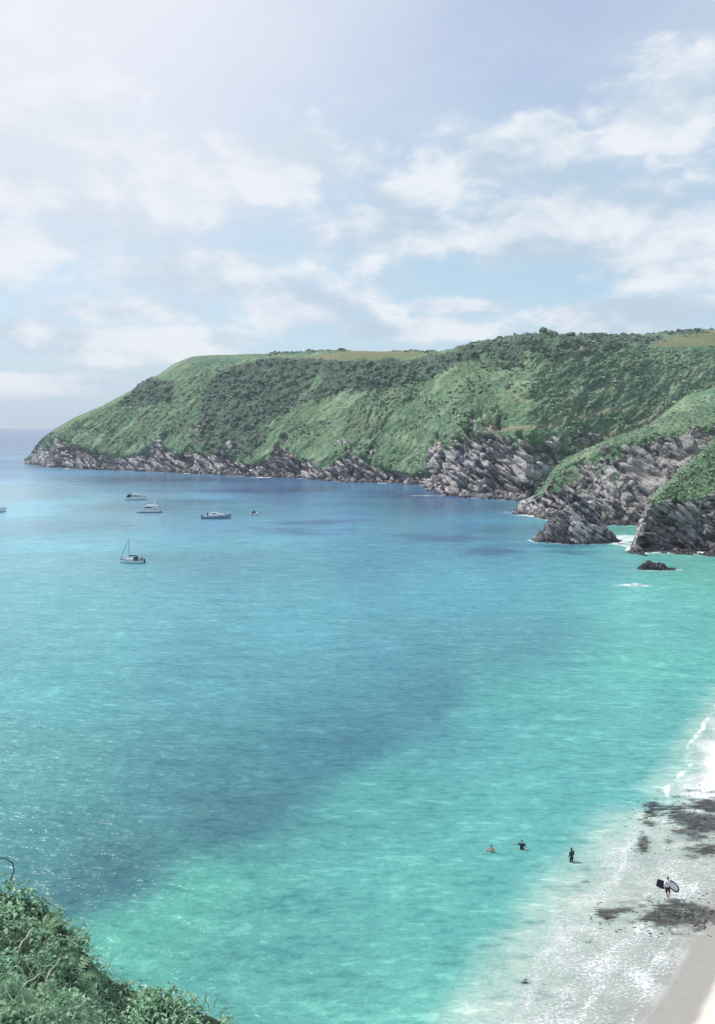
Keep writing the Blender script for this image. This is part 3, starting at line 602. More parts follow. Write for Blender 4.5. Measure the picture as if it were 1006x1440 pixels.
p, s = scatter(A, gw, 3600, RS, (.5, 1.5), -.1); tag(link('gorse', clump_mesh('gorse', p, s, RS, .6), GORSE), kind='stuff')
pb_, sb_ = scatter(B, (1 - rockB) * (B.t > 1.3) * (B.t < 3.6) * np.abs(np.gradient(B.R, axis=0)) * B.R, 2600, RS, (.18, .8), -.1)
tag(link('spur_scrub', clump_mesh('spur_scrub', pb_, sb_, RS, .6), GORSE), kind='stuff')
for k, (bx, by, bs) in enumerate([(768, 470, 4.2), (776, 473, 3.4), (800, 473, 3.0), (850, 472, 2.6)]):
    j = np.argmin((xA - bx) ** 2 + (yA - by) ** 2); q = A.P.reshape(-1, 3)[j]
    ro = np.random.RandomState(60 + k); off = ro.normal(0, bs * .45, (5, 3)) * np.array([1.2, .8, .35])
    o = link('bush', clump_mesh('bush', off + np.array([0, 0, bs * .35]), np.full(5, bs * .62), ro), SCRUB, None, tuple(q))
    tag(o, ['tallest dark bush on the skyline above the bay, forming its small peak', 'dark bush hugging the right flank of the tallest skyline bush', 'small dark bush on the ridge skyline a little right of the peak', 'low dark bush on the ridge skyline towards the right field'][k], 'bush', 'bushes on the ridge skyline')
pc, sc_ = scatter(C, ((C.t > 1.02) & (C.t < 2.05)) * (1 - rkC) * np.abs(np.gradient(C.R, axis=0)) * C.R * (xC < 1060) * (xC > 912), 2600, RS, (.14, .48), .0)
tag(link('bluff_scrub', clump_mesh('bluff_scrub', pc, sc_, RS, .7), GORSE), kind='stuff')
# ---------------------------------------------------------------- the near bank, bottom left
silh = [(-900, 1060), (-400, 1130), (-150, 1195), (0, 1231), (35, 1241), (65, 1258), (98, 1288), (112, 1312), (132, 1338), (152, 1356), (196, 1370), (238, 1388), (266, 1398), (296, 1411), (334, 1432), (362, 1452), (440, 1540), (503, 1640), (800, 2000), (1300, 2600)]
thb = np.linspace(-1.5, 1.2, 260); teb = smooth(line_at(silh, thb), 2)
rowsb = [(0.0, 34.2)]; RB = np.linspace(0, 60, 0)
prof = []
rs_edge = 10.0
for t in np.linspace(0, 1, 30, endpoint=False): prof.append(('in', t))
for t in np.linspace(0, 1, 60, endpoint=False): prof.append(('bank', t))
for t in np.linspace(0, 1, 20): prof.append(('drop', t))
Rb, Zb = [], []
zed = H + rs_edge * teb; z6 = np.minimum(H + 6.0 * (teb - .20), 34.0)
for k, t in prof:
    if k == 'in': r = .1 + 5.9 * t; z = 34.3 + (z6 - 34.3) * t
    elif k == 'bank': r = 6 + 4 * t; z = z6 + (zed - z6) * (t + .18 * np.sin(math.pi * t))
    else: r = 10 + 24 * t; z = np.maximum(zed - 1.9 * 24 * t, -3.0)
    Rb.append(np.full(len(thb), r)); Zb.append(z + np.zeros(len(thb)))
Rb = np.array(Rb); Zb = smooth(np.array(Zb), 1.5, 0); Tb = np.repeat(thb[None], len(Rb), 0)
PB = np.stack([Rb * np.sin(Tb), Rb * np.cos(Tb), Zb], -1)
lump = fbm(PB * .8, 3) * .30 + fbm(PB * 2.2, 2) * .10; PB[..., 2] += lump * sstep(Rb, 1.5, 4) - .12
def soil():
    m, N, b = mat_new('bank_soil'); P = N.pos(); N.put(b.inputs['Base Color'], N.mix(N.noise(P, 3, 5), (.012, .028, .016), (.03, .055, .03))); b.inputs['Roughness'].default_value = .95; return m
bank = link('bank', np_mesh('bank', PB, grid_quads(*Rb.shape), True), soil()); tag(bank, kind='structure')
nB = np.cross(np.gradient(PB, axis=1), np.gradient(PB, axis=0)); nB /= np.linalg.norm(nB, axis=-1)[..., None] + 1e-9
def on_bank(n, rs, t0=-.62, t1=-.12, r0=5.2, r1=10.3):
    th = rs.uniform(t0, t1, n); r = rs.uniform(r0, r1, n)
    ci = np.clip(((th - thb[0]) / (thb[1] - thb[0])).round().astype(int), 0, len(thb) - 1); ri = np.array([np.argmin(np.abs(Rb[:, 0] - q)) for q in r])
    P = PB[ri, ci].copy(); P[:, 0] = r * np.sin(th); P[:, 1] = r * np.cos(th); return P, nB[ri, ci]
def leaves(name, P, Nn, rs, L, Wd, up, mat, tint, spread=1.0, curl=.35, flat=False):
    """each leaf is two folded quads along a curved midrib"""
    n = len(P); d = Nn * up + rs.normal(0, spread, (n, 3)); d /= np.linalg.norm(d, axis=1)[:, None]
    s = np.cross(d, rs.normal(0, 1, (n, 3))); s /= np.linalg.norm(s, axis=1)[:, None]; nn = np.cross(s, d)
    if flat:
        nn = Nn * .7 + np.array([-.6, .05, .75]) + rs.normal(0, .42, (n, 3)); nn /= np.linalg.norm(nn, axis=1)[:, None]
        d = np.cross(nn, rs.normal(0, 1, (n, 3))); d /= np.linalg.norm(d, axis=1)[:, None]; s = np.cross(nn, d)
    L = L[:, None]; Wd = Wd[:, None]; tip = P + d * L - nn * L * curl - np.array([0, 0, 1]) * L * .15; mid = P + d * L * .5
    a = mid + s * Wd * .5 + nn * Wd * .22; b = mid - s * Wd * .5 + nn * Wd * .22
    V = np.stack([P, a, tip, mid, b], 1); o = (np.arange(n) * 5)[:, None]
    Q = np.concatenate([o + np.array([0, 3, 1]), o + np.array([3, 2, 1]), o + np.array([0, 4, 3]), o + np.array([3, 4, 2])], 0)
    c = np.repeat(tint[:, None], 5, 1); c = np.stack([c] * 3 + [c * 0 + 1], -1)
    return tag(link(name, np_mesh(name, V, Q, False, {'tint': c}, 3), mat), kind='stuff')
LEAF = leaf_material('bramble_leaves', (.065, .23, .11), (.56, .80, .56), .42, 1.2, .35)
GRASS = leaf_material('bank_grass_blades', (.13, .25, .13), (.46, .58, .40), .5, 1.5, .35)
rsb = np.random.RandomState(21)
P, Nn = on_bank(48000, rsb); lum = fbm(P * 1.6, 3)
hgt = np.abs(rsb.normal(0, .5, len(P))).clip(0, 1) * (.10 + .14 * sstep(lum, -.2, .3)); P = P + np.array([0, 0, 1]) * hgt[:, None] + rsb.normal(0, .03, P.shape)
keep = fbm(P * 2.4 + 9, 2) > -.14; P, Nn, hgt = P[keep], Nn[keep], hgt[keep]
leaves('undergrowth', P, Nn, rsb, rsb.uniform(.045, .10, len(P)), rsb.uniform(.026, .055, len(P)), .55, LEAF, np.clip(rsb.beta(1.5, 1.3, len(P)), 0, 1), 1.0, flat=True)
P, Nn = on_bank(4500, rsb); g = fbm(P * 1.1 + 40, 2) > .0; P, Nn = P[g], Nn[g]
leaves('bank_grass', P, Nn, rsb, rsb.uniform(.12, .34, len(P)), rsb.uniform(.008, .016, len(P)), 1.4, GRASS, rsb.uniform(0, 1, len(P)), .55, .5)
STALK = simple('dry_stalk', (.50, .53, .38, 1), .7)
def place_px(px, py):      # the spot of the bank nearest to a photo position
    x, y = pix(PB[..., 0], PB[..., 1], PB[..., 2]); d = (x - px) ** 2 + (y - py) ** 2 + 1e6 * ((Rb < 4) | (Rb > 10.2)); j = np.argmin(d); return Vector(PB.reshape(-1, 3)[j])
st = place_px(4, 1245); m = MB(); m.tube([st, st + Vector((.06, .02, .15)), st + Vector((.11, .03, .28)), st + Vector((.10, .03, .37)), st + Vector((.02, .02, .44)), st + Vector((-.12, .0, .46)), st + Vector((-.3, 0, .45))], [.009, .008, .007, .007, .006, .006, .005], 6)
tag(m.build('bramble_stem', simple('dark_stem', (.05, .08, .06, 1), .6), smoothf=True), 'thin dark bramble stem arching out over the water at the left edge', 'stem')
rk = random.Random(8)
spots = [((62, 1343), (146, 1345), 'long pale dry stalk lying across the middle of the near bank'), ((135, 1362), (165, 1392), 'pale bent stalk hanging down the right shoulder of the near bank'), ((20, 1365), (50, 1330), 'pale straight stalk leaning up the left side of the near bank'),
         ((70, 1400), (85, 1372), 'short pale stalk standing in the dark gap of the lower bank'), ((118, 1345), (150, 1340), 'pale curved stalk beside the dark hollow on the bank edge'), ((28, 1420), (60, 1396), 'pale stalk low in the left corner of the bank')]
for (a, b, lab) in spots:
    A0 = place_px(*a) + Vector((0, 0, .17)); B0 = place_px(*b) + Vector((0, 0, .22)); md = (A0 + B0) / 2 + Vector((0, 0, .02))
    m = MB(); m.tube([A0 - Vector((0, 0, .2)), A0, A0.lerp(md, .5) + Vector((0, 0, .03)), md, md.lerp(B0, .5) + Vector((0, 0, .02)), B0], [.005, .006, .006, .006, .005, .003], 5)
    tag(m.build('dry_stalk', STALK, smoothf=True), lab, 'stalk', 'dry stalks on the near bank')
def fern(px, py, n, L, label, seed):
    rr = random.Random(seed); o = empty('fern', place_px(px, py) + Vector((0, 0, .05)))
    tag(o, label, 'fern', 'ferns on the near bank')
    for k in range(n):
        a = k * 2 * math.pi / n + rr.uniform(-.3, .3); m = MB(); d = Vector((math.cos(a), math.sin(a), 0)); s = Vector((-d.y, d.x, 0)); pts = []
        for i in range(11): t = i / 10; pts.append(d * L * t * .8 + Vector((0, 0, L * (.85 * t - .55 * t * t))))
        m.tube(pts[::2], .004, 4)
        for i in range(2, 11):
            w = L * .27 * math.sin(math.pi * min(1, (i / 10) * .9 + .15)) + .01; c = pts[i]; t = (pts[i] - pts[i - 1]).normalized()
            for sg in (1, -1): m.add([c - t * .018, c + s * sg * w * .6 + t * .02 - Vector((0, 0, .008)), c + s * sg * w + t * .03 - Vector((0, 0, .02)), c + t * .02], [(0, 1, 2, 3)])
        m.build('frond', GRASS, o)
for k, (x, y, lab) in enumerate([(60, 1320, 'pale green fern spreading near the crest of the bank'), (105, 1385, 'pale green fern in the middle of the bank below the long stalk'), (195, 1420, 'small fern at the bank foot close to the bottom edge')]):
    fern(x, y, 7, rk.uniform(.28, .4), lab, k)
# ---------------------------------------------------------------- seaweed on the sand
wt = []
rsw = np.random.RandomState(5)
def weed_pts(n):
    out = []
    for (a, b, sx, sy) in WEED:
        k = max(3, int(n * sx * sy / 6000.)); px_ = rsw.normal(a, sx * .48, k); py_ = rsw.normal(b, sy * .48, k)
        for u, v in zip(px_, py_):
            x, y = ground(u, v, .0); z = float(bed_z(x, y)); out.append((x, y, max(z, .0) + .012))
    return np.array(out)
wp = weed_pts(420); n = len(wp); ang = rsw.uniform(0, 6.28, n); V = []
for k in range(7):
    a = ang + k * 2 * math.pi / 7; rr = rsw.uniform(.3, 1.0, n) * rsw.uniform(.04, .15, n)
    V.append(np.stack([wp[:, 0] + np.cos(a) * rr * 1.5, wp[:, 1] + np.sin(a) * rr * .8, wp[:, 2] - .004 + rsw.uniform(0, .015, n)], -1))
V = np.concatenate([np.stack(V, 1), (wp + np.array([0, 0, .03]))[:, None]], 1); o8 = (np.arange(n) * 8)[:, None]
Q = np.concatenate([o8 + np.array([k, (k + 1) % 7, 7]) for k in range(7)], 0); tn = np.repeat(rsw.uniform(0, 1, n)[:, None], 8, 1)
tag(link('seaweed', np_mesh('seaweed', V, Q, False, {'tint': np.stack([tn] * 3 + [tn * 0 + 1], -1)}, 3), leaf_material('seaweed', (.02, .024, .028), (.07, .06, .045), .35, 2)), kind='stuff')
# ---------------------------------------------------------------- boats
WHITE = simple('white_gelcoat', (.78, .79, .80, 1), .25, var=.06); NAVY = simple('navy_paint', (.02, .03, .055, 1), .3); GLASS = simple('tinted_glass', (.015, .02, .028, 1), .08)
GREYH = simple('grey_hull_paint', (.27, .33, .37, 1), .35); STEEL = simple('steel', (.55, .56, .58, 1), .3, 1.0); CANVAS = simple('dark_canvas', (.025, .035, .055, 1), .85); TEAK = simple('teak_deck', (.30, .22, .14, 1), .7); ALU = simple('mast_alloy', (.30, .33, .36, 1), .4, .3); SAILC = simple('furled_sailcloth', (.18, .22, .27, 1), .8); BLACK = simple('black_plastic', (.02, .02, .022, 1), .4); CREAM = simple('cream_canvas', (.62, .64, .62, 1), .8)
def hull(L, B, fb, bow_rise=.5, n=14, dr=.45):
    st = []; 
    for i in range(n + 1):
        t = i / n; x = -L / 2 + L * t; b = B / 2 * (1 - max(0, (t - .45) / .55) ** 2.3) * (.88 + .12 * min(1, t * 4)); b = max(b, .02)
        zs = fb + bow_rise * max(0, t - .35) ** 1.6; fl = .80 - .35 * max(0, t - .5) * 2 * .6
        xo = x + (.35 * bow_rise * max(0, t - .8) * 5)
        st.append([(xo, -b, zs), (xo * .995, -b * (fl + .1), zs * .45), (x * .985, -b * fl, .08), (x * .95, 0, -dr), (x * .985, b * fl, .08), (xo * .995, b * (fl + .1), zs * .45), (xo, b, zs)])
    return st
def hull_parts(root, L, B, fb, mh, ms, rise=.5, deck=None):
    st = hull(L, B, fb, rise); m = MB(); n = 7
    m.add([p for s_ in st for p in s_], [(i * n + k, i * n + k + 1, (i + 1) * n + k + 1, (i + 1) * n + k) for i in range(len(st) - 1) for k in range(n - 1)] + [tuple(range(n - 1, -1, -1))])
    m.build('hull', mh, root, smoothf=False)
    d = MB(); d.add([q for s_ in st for q in ((s_[0][0] * .985, s_[0][1] * .97, s_[0][2] - .06), (s_[6][0] * .985, s_[6][1] * .97, s_[6][2] - .06))], [(2 * i, 2 * i + 2, 2 * i + 3, 2 * i + 1) for i in range(len(st) - 1)])
    d.build('deck', deck or WHITE, root)
    for sg in (0, 6):
        w = MB(); pts = [(s_[sg][0], s_[sg][1] * 1.0, s_[sg][2]) for s_ in st]; w.tube(pts, .05, 5); w.build('gunwale', ms, root)
    b = MB(); vs = []; 
    for s_ in st:
        for k in (2, 4): 
            p = s_[k]; vs += [(p[0] * 1.004, p[1] * 1.02, .04), (p[0] * 1.006, p[1] * 1.03 + (.01 if p[1] > 0 else -.01), .26)]
    b.add(vs, [f for i in range(len(st) - 1) for f in ((4 * i, 4 * i + 4, 4 * i + 5, 4 * i + 1), (4 * i + 2, 4 * i + 3, 4 * i + 7, 4 * i + 6))]); b.build('boot_stripe', ms, root)
    return st
def cruiser(px, py, L, rz, label, dark_canopy=False, mh=WHITE, ms=NAVY, arch=True):
    x, y = ground(px, py); o = empty('motor_cruiser', (x, y, 0), rz); tag(o, label, 'boat', 'boats anchored in the bay')
    s = L / 9.0; hull_parts(o, L, 3.1 * s, 1.25 * s, mh, ms, 1.1 * s)
    MB().profile([(-2.2 * s, 1.15 * s), (2.6 * s, 1.3 * s), (1.2 * s, 2.25 * s), (-1.6 * s, 2.35 * s)], 1.25 * s, 1.0 * s).build('cabin', WHITE, o)
    for sg in (-1, 1): MB().add([(-1.5 * s, sg * 1.19 * s, 1.62 * s), (1.55 * s, sg * 1.19 * s, 1.66 * s), (1.0 * s, sg * 1.09 * s, 2.10 * s), (-1.4 * s, sg * 1.09 * s, 2.14 * s)], [(0, 1, 2, 3)]).build('window', GLASS, o)
    MB().add([(2.35 * s, -1.0 * s, 1.52 * s), (2.35 * s, 1.0 * s, 1.52 * s), (1.42 * s, .85 * s, 2.17 * s), (1.42 * s, -.85 * s, 2.17 * s)], [(0, 1, 2, 3)]).build('windscreen', GLASS, o)
    MB().profile([(-2.3 * s, 2.36 * s), (.8 * s, 2.3 * s), (.4 * s, 2.85 * s), (-2.2 * s, 2.75 * s)], 1.05 * s, .95 * s).build('flybridge', WHITE, o)
    if arch:
        a = MB()
        for sg in (-1, 1): a.tube([(-1.9 * s, sg * 1.0 * s, 2.7 * s), (-2.4 * s, sg * .9 * s, 3.6 * s), (-2.5 * s, 0, 3.75 * s)], .08 * s, 6)
        a.build('radar_arch', WHITE if not dark_canopy else NAVY, o); MB().ball((-2.45 * s, 0, 3.95 * s), .28 * s, .28 * s, .16 * s).build('radar_dome', WHITE, o)
        MB().tube([(-2.4 * s, .5 * s, 3.6 * s), (-2.6 * s, .5 * s, 5.2 * s)], .025, 5).build('aerial', ALU, o)
    MB().profile([(-4.1 * s, 1.2 * s), (-2.3 * s, 1.2 * s), (-1.9 * s, 2.5 * s), (-3.6 * s, 2.55 * s)], 1.2 * s, 1.0 * s).build('cockpit_canopy', CANVAS if dark_canopy else CREAM, o)
    r = MB()
    for sg in (-1, 1):
        pts = [(x_ * s, sg * y_ * s, z_ * s) for x_, y_, z_ in ((1.0, 1.45, 2.0), (2.4, 1.15, 2.15), (3.6, .62, 2.35), (4.5, .1, 2.5))]; r.tube(pts, .03 * s, 5)
        for p in pts[:-1]: r.tube([p, (p[0], p[1], p[2] - .75 * s)], .025 * s, 4)
    r.build('bow_rail', STEEL, o)
    MB().box(-5.1 * s, -4.35 * s, -1.2 * s, 1.2 * s, .25 * s, .38 * s).build('swim_platform', TEAK, o)
    return o
cruiser(192, 703, 9.6, math.radians(4), 'white motor cruiser with dark canopy at its stern, bow right, farthest of the anchored pair', True)
cruiser(209, 720.5, 9.9, math.radians(184), 'white flybridge motor cruiser with pale canopy, bow left, nearer of the anchored pair')
cruiser(-8, 720.5, 9.0, math.radians(25), 'white motor boat cut off by the left edge of the photo')
x, y = ground(304, 729); o = empty('motor_boat', (x, y, 0), math.radians(6)); tag(o, 'low grey hulled motor boat with long white cabin, bow right, right of the two cruisers', 'boat', 'boats anchored in the bay')
hull_parts(o, 11.2, 3.0, 1.05, GREYH, NAVY, .9)
MB().profile([(-2.6, .95), (3.4, 1.15), (2.2, 1.75), (1.0, 1.85), (.4, 2.3), (-1.4, 2.35), (-1.9, 1.8), (-2.6, 1.7)], 1.2, .9).build('cabin', WHITE, o)
for sg in (-1, 1): MB().add([(-1.2, sg * 1.07, 1.85), (.3, sg * 1.07, 1.85), (.1, sg * .97, 2.2), (-1.1, sg * .97, 2.22)], [(0, 1, 2, 3)]).build('window', GLASS, o)
for sg in (-1, 1): MB().add([(1.6, sg * 1.17, 1.35), (2.3, sg * 1.15, 1.38), (2.1, sg * 1.1, 1.58), (1.7, sg * 1.1, 1.56)], [(0, 1, 2, 3)]).build('porthole', GLASS, o)
MB().box(-5.6, -4.9, -.35, .35, .3, 1.5, .1, .08).build('outboard_motor', BLACK, o)
MB().tube([(-3.2, .3, 1.0), (-3.2, .3, 2.0), (-3.0, .3, 2.2)], [.28, .25, .2], 8).build('helm_cover', CANVAS, o)
MB().tube([(.0, 0, 2.3), (-.1, 0, 3.6)], .03, 5).build('aerial', ALU, o)
r = MB(); r.tube([(1.5, 1.2, 1.9), (3.6, .9, 2.0), (5.0, .2, 2.15), (5.0, -.2, 2.15), (3.6, -.9, 2.0), (1.5, -1.2, 1.9)], .025, 5); r.build('bow_rail', STEEL, o)
x, y = ground(358, 724); o = empty('dinghy', (x, y, 0), math.radians(70)); tag(o, 'tiny white dinghy with dark cover floating right of the grey motor boat', 'boat', 'boats anchored in the bay')
hull_parts(o, 3.2, 2.3, .75, WHITE, WHITE, .4); MB().profile([(-1.0, .6), (.6, .6), (.2, 1.5), (-.6, 1.7)], .6, .35).build('cover', CANVAS, o); MB().box(-1.95, -1.62, -.18, .18, .1, 1.1, .05, .04).build('outboard_motor', BLACK, o)
# sailing yacht
x, y = ground(186, 791.5); o = empty('sailing_yacht', (x, y, 0), math.radians(176)); tag(o, 'white sailing yacht with bare mast and dark sprayhood anchored alone in pale water', 'boat', 'boats anchored in the bay')
hull_parts(o, 6.5, 2.1, .75, WHITE, NAVY, .45, TEAK)
MB().profile([(-.5, .68), (2.0, .85), (1.5, 1.12), (-.4, 1.15)], .68, .52).build('coachroof', WHITE, o)
for sg in (-1, 1):
    for k in range(2): MB().add([(a + .1 + k * .8, sg * .645, b) for a, b in ((-.1, .88), (.45, .90), (.42, 1.02), (-.08, 1.01))], [(0, 1, 2, 3)]).build('porthole', GLASS, o)
MB().profile([(-1.5, .9), (-.4, 1.1), (-.5, 1.35), (-.9, 1.6), (-1.45, 1.5)], .72, .5).build('sprayhood', CANVAS, o)
mo = MB(); mo.tube([(.75, 0, 1.1), (.72, 0, 3.5), (.66, 0, 6.6)], [.085, .08, .06], 8); mo = mo.build('mast', ALU, o)
MB().tube([(.70, -.55, 3.9), (.70, .55, 3.9)], .025, 5).build('spreader', ALU, mo)
MB().tube([(.70, 0, 1.75), (-1.9, 0, 1.72)], [.06, .05], 6).build('boom', ALU, o); MB().tube([(.6, 0, 1.9), (-.6, 0, 1.92), (-1.85, 0, 1.84)], [.14, .15, .07], 8).build('furled_mainsail', CANVAS, o)
MB().tube([(3.05, 0, 1.0), (2.2, 0, 3.0), (.9, 0, 6.0)], [.07, .10, .04], 6).build('furled_jib', SAILC, o)
s_ = MB()
for sg in (-1, 1): s_.tube([(.6, sg * .95, .85), (.68, sg * .55, 3.9), (.66, 0, 6.3)], .012, 4)
s_.tube([(-3.1, 0, 1.0), (.66, 0, 6.5)], .012, 4); s_.build('rigging', STEEL, o)
MB().tube([(-2.75, .3, .9), (-2.8, .3, 3.3)], .035, 5).build('ensign_staff', ALU, o); MB().box(-3.55, -3.2, -.16, .16, .15, 1.15, .05, .03).build('outboard_motor', BLACK, o)
r = MB(); r.tube([(-2.2, -.85, 1.35), (-3.1, -.6, 1.4), (-3.1, .6, 1.4), (-2.2, .85, 1.35)], .02, 5)
for p in ((-2.2, -.85), (-3.1, -.6), (-3.1, .6), (-2.2, .85)): r.tube([(p[0], p[1], .7), (p[0], p[1], 1.4)], .018, 4)
r.build('stern_rail', STEEL, o); MB().profile([(-2.9, 1.0), (-2.3, 1.0), (-2.3, 1.35), (-2.85, 1.35)], .5, .45).build('dodger', CANVAS, o)
# ---------------------------------------------------------------- people
def capsule(m, a, ra, b, rb, n=10):
    a, b = Vector(a), Vector(b); t = (b - a).normalized() if (b - a).length > 1e-6 else Vector((0, 0, 1))
    pts, rs_ = [], []
    for k in range(4): q = math.pi / 2 * (k + .15) / 4; pts.append(a - t * ra * math.cos(q)); rs_.append(ra * math.sin(q))
    pts.append(a); rs_.append(ra); pts.append(b); rs_.append(rb)
    for k in range(3, -1, -1): q = math.pi / 2 * (k + .15) / 4; pts.append(b + t * rb * math.cos(q)); rs_.append(rb * math.sin(q))
    m.tube(pts, rs_, n)
def fused(name, m, mat, parent, voxel):
    me = m.mesh('tmp'); t = bpy.data.objects.new('tmp', me); COL.objects.link(t)
    md = t.modifiers.new('r', 'REMESH'); md.mode = 'VOXEL'; md.voxel_size = voxel; sm = t.modifiers.new('s', 'SMOOTH'); sm.factor = .5; sm.iterations = 2
    dg = bpy.context.evaluated_depsgraph_get(); me2 = bpy.data.meshes.new_from_object(t.evaluated_get(dg)); me2.name = name
    bpy.data.objects.remove(t); me2.materials.clear(); me2.polygons.foreach_set('use_smooth', [True] * len(me2.polygons))
    return link(name, me2, mat, parent)
SKIN = simple('skin', (.46, .30, .22, 1), .55, var=.05); HAIR = simple('dark_hair', (.02, .016, .014, 1), .6); SUIT = simple('black_wetsuit', (.012, .013, .018, 1), .45); TOP = simple('white_cotton', (.78, .78, .80, 1), .85); SHORT = simple('dark_navy_cloth', (.02, .024, .05, 1), .85); EYE = simple('dark_eye', (.02, .02, .02, 1), .2)
def hand(m, w, d, pinch, side):
    """palm, four curled fingers of different lengths and a thumb leaving the side"""
    w, d, s = Vector(w), Vector(d).normalized(), Vector(pinch).normalized(); n = d.cross(s)
    capsule(m, w, .026, w + d * .075, .034, 8)
    for k, (o, L) in enumerate(((-.033, .066), (-.011, .078), (.011, .074), (.033, .058))):
        b = w + d * .085 + s * o; c = b + d * L * .55 + n * .01; e = c + d * L * .35 + n * .03; capsule(m, b, .0105, c, .010, 6); capsule(m, c, .010, e, .009, 6)
    b = w + d * .03 - s * .03; c = b + d * .035 - s * .035 + n * .01; capsule(m, b, .013, c, .012, 6); capsule(m, c, .012, c + d * .03 + n * .015, .010, 6)
def person(loc, rz, J, label, bodymat=SKIN, clothes=(), group=None, voxel=.0105):
    """J: joint positions in metres; x right, y forward, z up"""
    o = empty('person', loc, rz); tag(o, label, 'person', group); m = MB(); V = lambda k: Vector(J[k])
    pel, che, nk, hd = V('pelvis'), V('chest'), V('neck'), V('head')
    m.ball(pel, .165, .115, .13); m.ball(pel.lerp(che, .45), .14, .10, .17); m.ball(che, .17, .115, .19); capsule(m, che + Vector((0, 0, .08)), .09, nk, .058); capsule(m, nk, .056, hd - Vector((0, 0, .05)), .055)
    m.ball(hd, .076, .096, .118, 14, 10); m.ball(hd + Vector((0, .045, -.065)), .05, .05, .045)
    f = Vector(J.get('face', (0, 1, 0))).normalized(); sx = f.cross(Vector((0, 0, 1))).normalized()
    m.ball(hd + f * .10 + Vector((0, 0, -.02)), .014, .018, .022, 6, 5)
    for sg in (-1, 1): m.ball(hd + sx * sg * .078 + Vector((0, 0, -.01)), .014, .02, .03, 6, 5)
    for sg, s in ((-1, 'L'), (1, 'R')):
        sh, el, wr, hip, kn, an = V('sh' + s), V('el' + s), V('wr' + s), V('hip' + s), V('kn' + s), V('an' + s)
        capsule(m, che.lerp(sh, .5), .085, sh, .062); capsule(m, sh, .056, el, .042); capsule(m, el, .041, wr, .028); hand(m, wr, wr - el + (wr - el).normalized() * .001, Vector((0, 1, .15)) if abs((wr - el).normalized().y) < .8 else Vector((1, 0, 0)), sg)
        capsule(m, hip, .092, kn, .056); capsule(m, kn, .055, kn.lerp(an, .35), .052); capsule(m, kn.lerp(an, .3), .053, an, .036)
        ft = Vector(J.get('foot', (0, 1, 0))).normalized(); capsule(m, an + Vector((0, 0, -.045)) - ft * .04, .035, an + Vector((0, 0, -.055)) + ft * .14, .028)
    fused('body', m, bodymat, o, voxel)
    for sg in (-1, 1): MB().ball(hd + f * .088 + sx * sg * .032 + Vector((0, 0, .012)), .011, .011, .009, 6, 5).build('eye', EYE, o)
    h = MB(); h.ball(hd + Vector((0, 0, .028)) - f * .018, .087, .098, .112, 12, 9); h.ball(hd - f * .05 + Vector((0, 0, -.04)), .07, .055, .08); fused('hair', h, HAIR, o, .013)
    for (nm, mt, fn) in clothes: q = MB(); fn(q, V); fused(nm, q, mt, o, .014)
    if bodymat is not SKIN:
        q = MB(); q.ball(hd + f * .022 + Vector((0, 0, -.02)), .0745, .088, .108, 12, 9); fused('face', q, SKIN, o, .010)
    return o
def shirt(m, V):
    m.ball(V('pelvis') + Vector((0, 0, .05)), .178, .13, .13); m.ball(V('pelvis').lerp(V('chest'), .5), .158, .122, .18); m.ball(V('chest'), .186, .135, .20); capsule(m, V('chest') + Vector((0, 0, .08)), .10, V('neck') - Vector((0, 0, .03)), .068)
    for s in 'LR': capsule(m, V('chest').lerp(V('sh' + s), .5), .098, V('sh' + s), .075); capsule(m, V('sh' + s), .072, V('sh' + s).lerp(V('el' + s), .6), .066)
def shorts(m, V):
    m.ball(V('pelvis') - Vector((0, 0, .02)), .182, .132, .13)
    for s in 'LR': capsule(m, V('hip' + s), .108, V('hip' + s).lerp(V('kn' + s), .72), .088)
# the one carrying two boards
gx, gy = ground(938, 1262, .03); gz = float(bed_z(gx, gy)); gz = max(gz, -.03)
J = dict(pelvis=(0, 0, .93), chest=(0, .02, 1.24), neck=(0, .03, 1.47), head=(0, .05, 1.63), shL=(-.19, .02, 1.40), elL=(-.33, .03, 1.12), wrL=(-.36, .14, .92), shR=(.19, .02, 1.40), elR=(.33, .02, 1.12), wrR=(.36, .13, .92),
         hipL=(-.095, 0, .90), knL=(-.11, .16, .50), anL=(-.12, .02, .11), hipR=(.095, 0, .90), knR=(.12, .10, .48), anR=(.13, .30, .085))
car = person((gx, gy, gz), math.radians(200), J, 'person with dark hair in white top and dark shorts carrying two bodyboards up the wash', SKIN, (('shirt', TOP, shirt), ('shorts', SHORT, shorts)))
def board(loc, rot, mat_face, mat_edge, label, L=.98, Wd=.60):
    o = empty('bodyboard', loc); o.rotation_euler = rot; tag(o, label, 'bodyboard', 'bodyboards in the carrier\'s arms'); pr = [(-L / 2, -Wd * .40), (-L * .46, -Wd * .44), (-L * .1, -Wd / 2), (L * .3, -Wd * .42), (L * .47, -Wd * .24), (L / 2, -Wd * .1)]
    pr = pr + [(a, -b) for a, b in reversed(pr)]
    MB().profile(pr, .028).build('foam_core', mat_edge, o); sm = [(a * .76, b * .68) for a, b in pr]
    for sg in (-1, 1):
        m = MB(); m.add([(a, sg * .031, b) for a, b in sm], [tuple(range(len(sm)))]); m.build('deck_skin' if sg < 0 else 'slick_skin', mat_face, o)
    return o
board((gx - .42, gy + .02, gz + 1.10), (math.radians(-22), math.radians(28), math.radians(12)), SHORT, SHORT, 'dark navy bodyboard under the arm on the left side of the carrier')
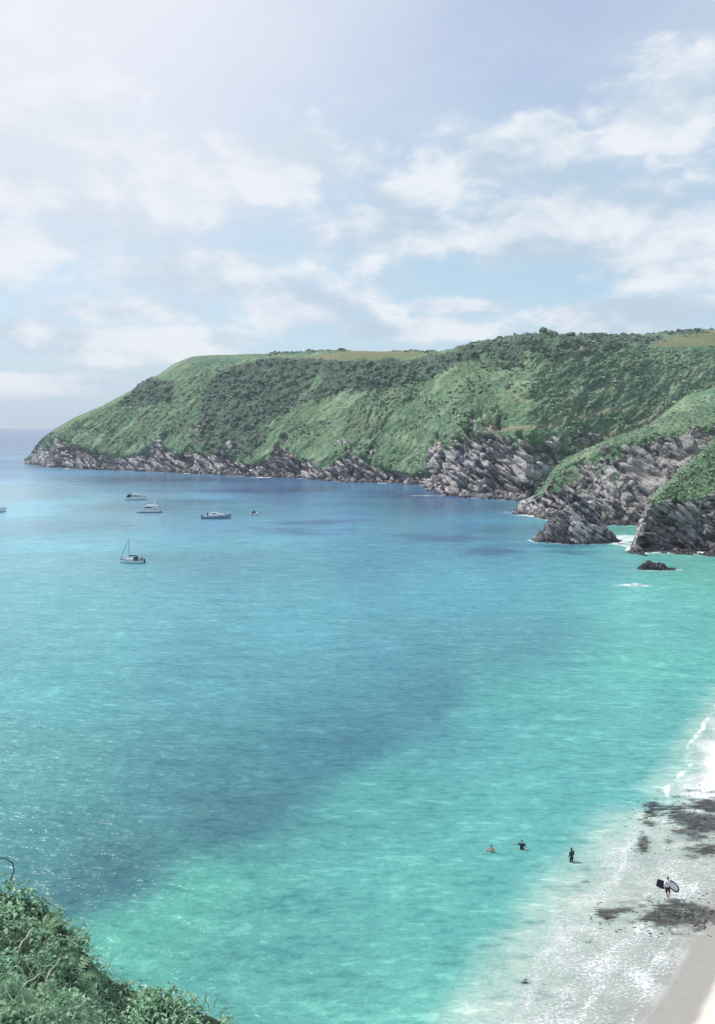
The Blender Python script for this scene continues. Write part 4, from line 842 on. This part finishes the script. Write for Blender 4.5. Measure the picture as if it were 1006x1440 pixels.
board((gx + .46, gy - .06, gz + .98), (math.radians(-22), math.radians(40), math.radians(-10)), TOP, SHORT, 'white bodyboard with dark navy rim under the arm on the right side of the carrier')
# the wader in black
gx, gy = ground(804, 1212, 0); gz = float(bed_z(gx, gy)); gz = gz
J2 = dict(pelvis=(0, 0, .95), chest=(0, .03, 1.26), neck=(0, .04, 1.49), head=(0, .06, 1.65), shL=(-.19, .02, 1.42), elL=(-.25, .0, 1.14), wrL=(-.20, .16, .98), shR=(.19, .02, 1.42), elR=(.25, .0, 1.14), wrR=(.20, .16, .98),
          hipL=(-.095, 0, .92), knL=(-.11, .06, .50), anL=(-.12, 0, .08), hipR=(.095, 0, .92), knR=(.12, .06, .50), anR=(.13, .02, .08))
person((gx, gy, gz), math.radians(25), J2, 'person in a full black wetsuit standing knee deep facing out to sea', SUIT)
# two bathers, chest deep
gx, gy = ground(691, 1198, 0); J3 = dict(J2, wrL=(-.42, .22, 1.10), elL=(-.36, .02, 1.18), wrR=(.42, .20, 1.12), elR=(.36, 0, 1.18)); gz = float(bed_z(gx, gy))
person((gx, gy, gz - .0), math.radians(160), J3, 'bather with dark hair and pale skin, arms out, waist deep, farther left of the pair', SKIN, (('shorts', SHORT, shorts),))
gx, gy = ground(734, 1194, 0); J4 = dict(J2, elR=(.42, .05, 1.36), wrR=(.64, .08, 1.42), elL=(-.30, .05, 1.18), wrL=(-.34, .25, 1.06)); gz = float(bed_z(gx, gy))
person((gx, gy, gz - .0), math.radians(175), J4, 'bather stretching one arm to the right over a small splash, right of the other bather', SKIN, (('shirt', SUIT, shirt),))
# ---------------------------------------------------------------- air
if HAZE > 0:
    hz = MB(); hz.box(-8300, 8300, -2500, 8300, -9, 138); hm = bpy.data.materials.new('haze_air'); hm.use_nodes = True; N = NT(hm.node_tree)
    pv = N.n('ShaderNodeVolumePrincipled'); pv.inputs['Density'].default_value = HAZE; pv.inputs['Color'].default_value = (.84, .88, 1.0, 1); pv.inputs['Anisotropy'].default_value = .2
    ou = N.n('ShaderNodeOutputMaterial'); N.t.links.new(pv.outputs[0], ou.inputs['Volume']); tag(hz.build('haze', hm), kind='stuff')
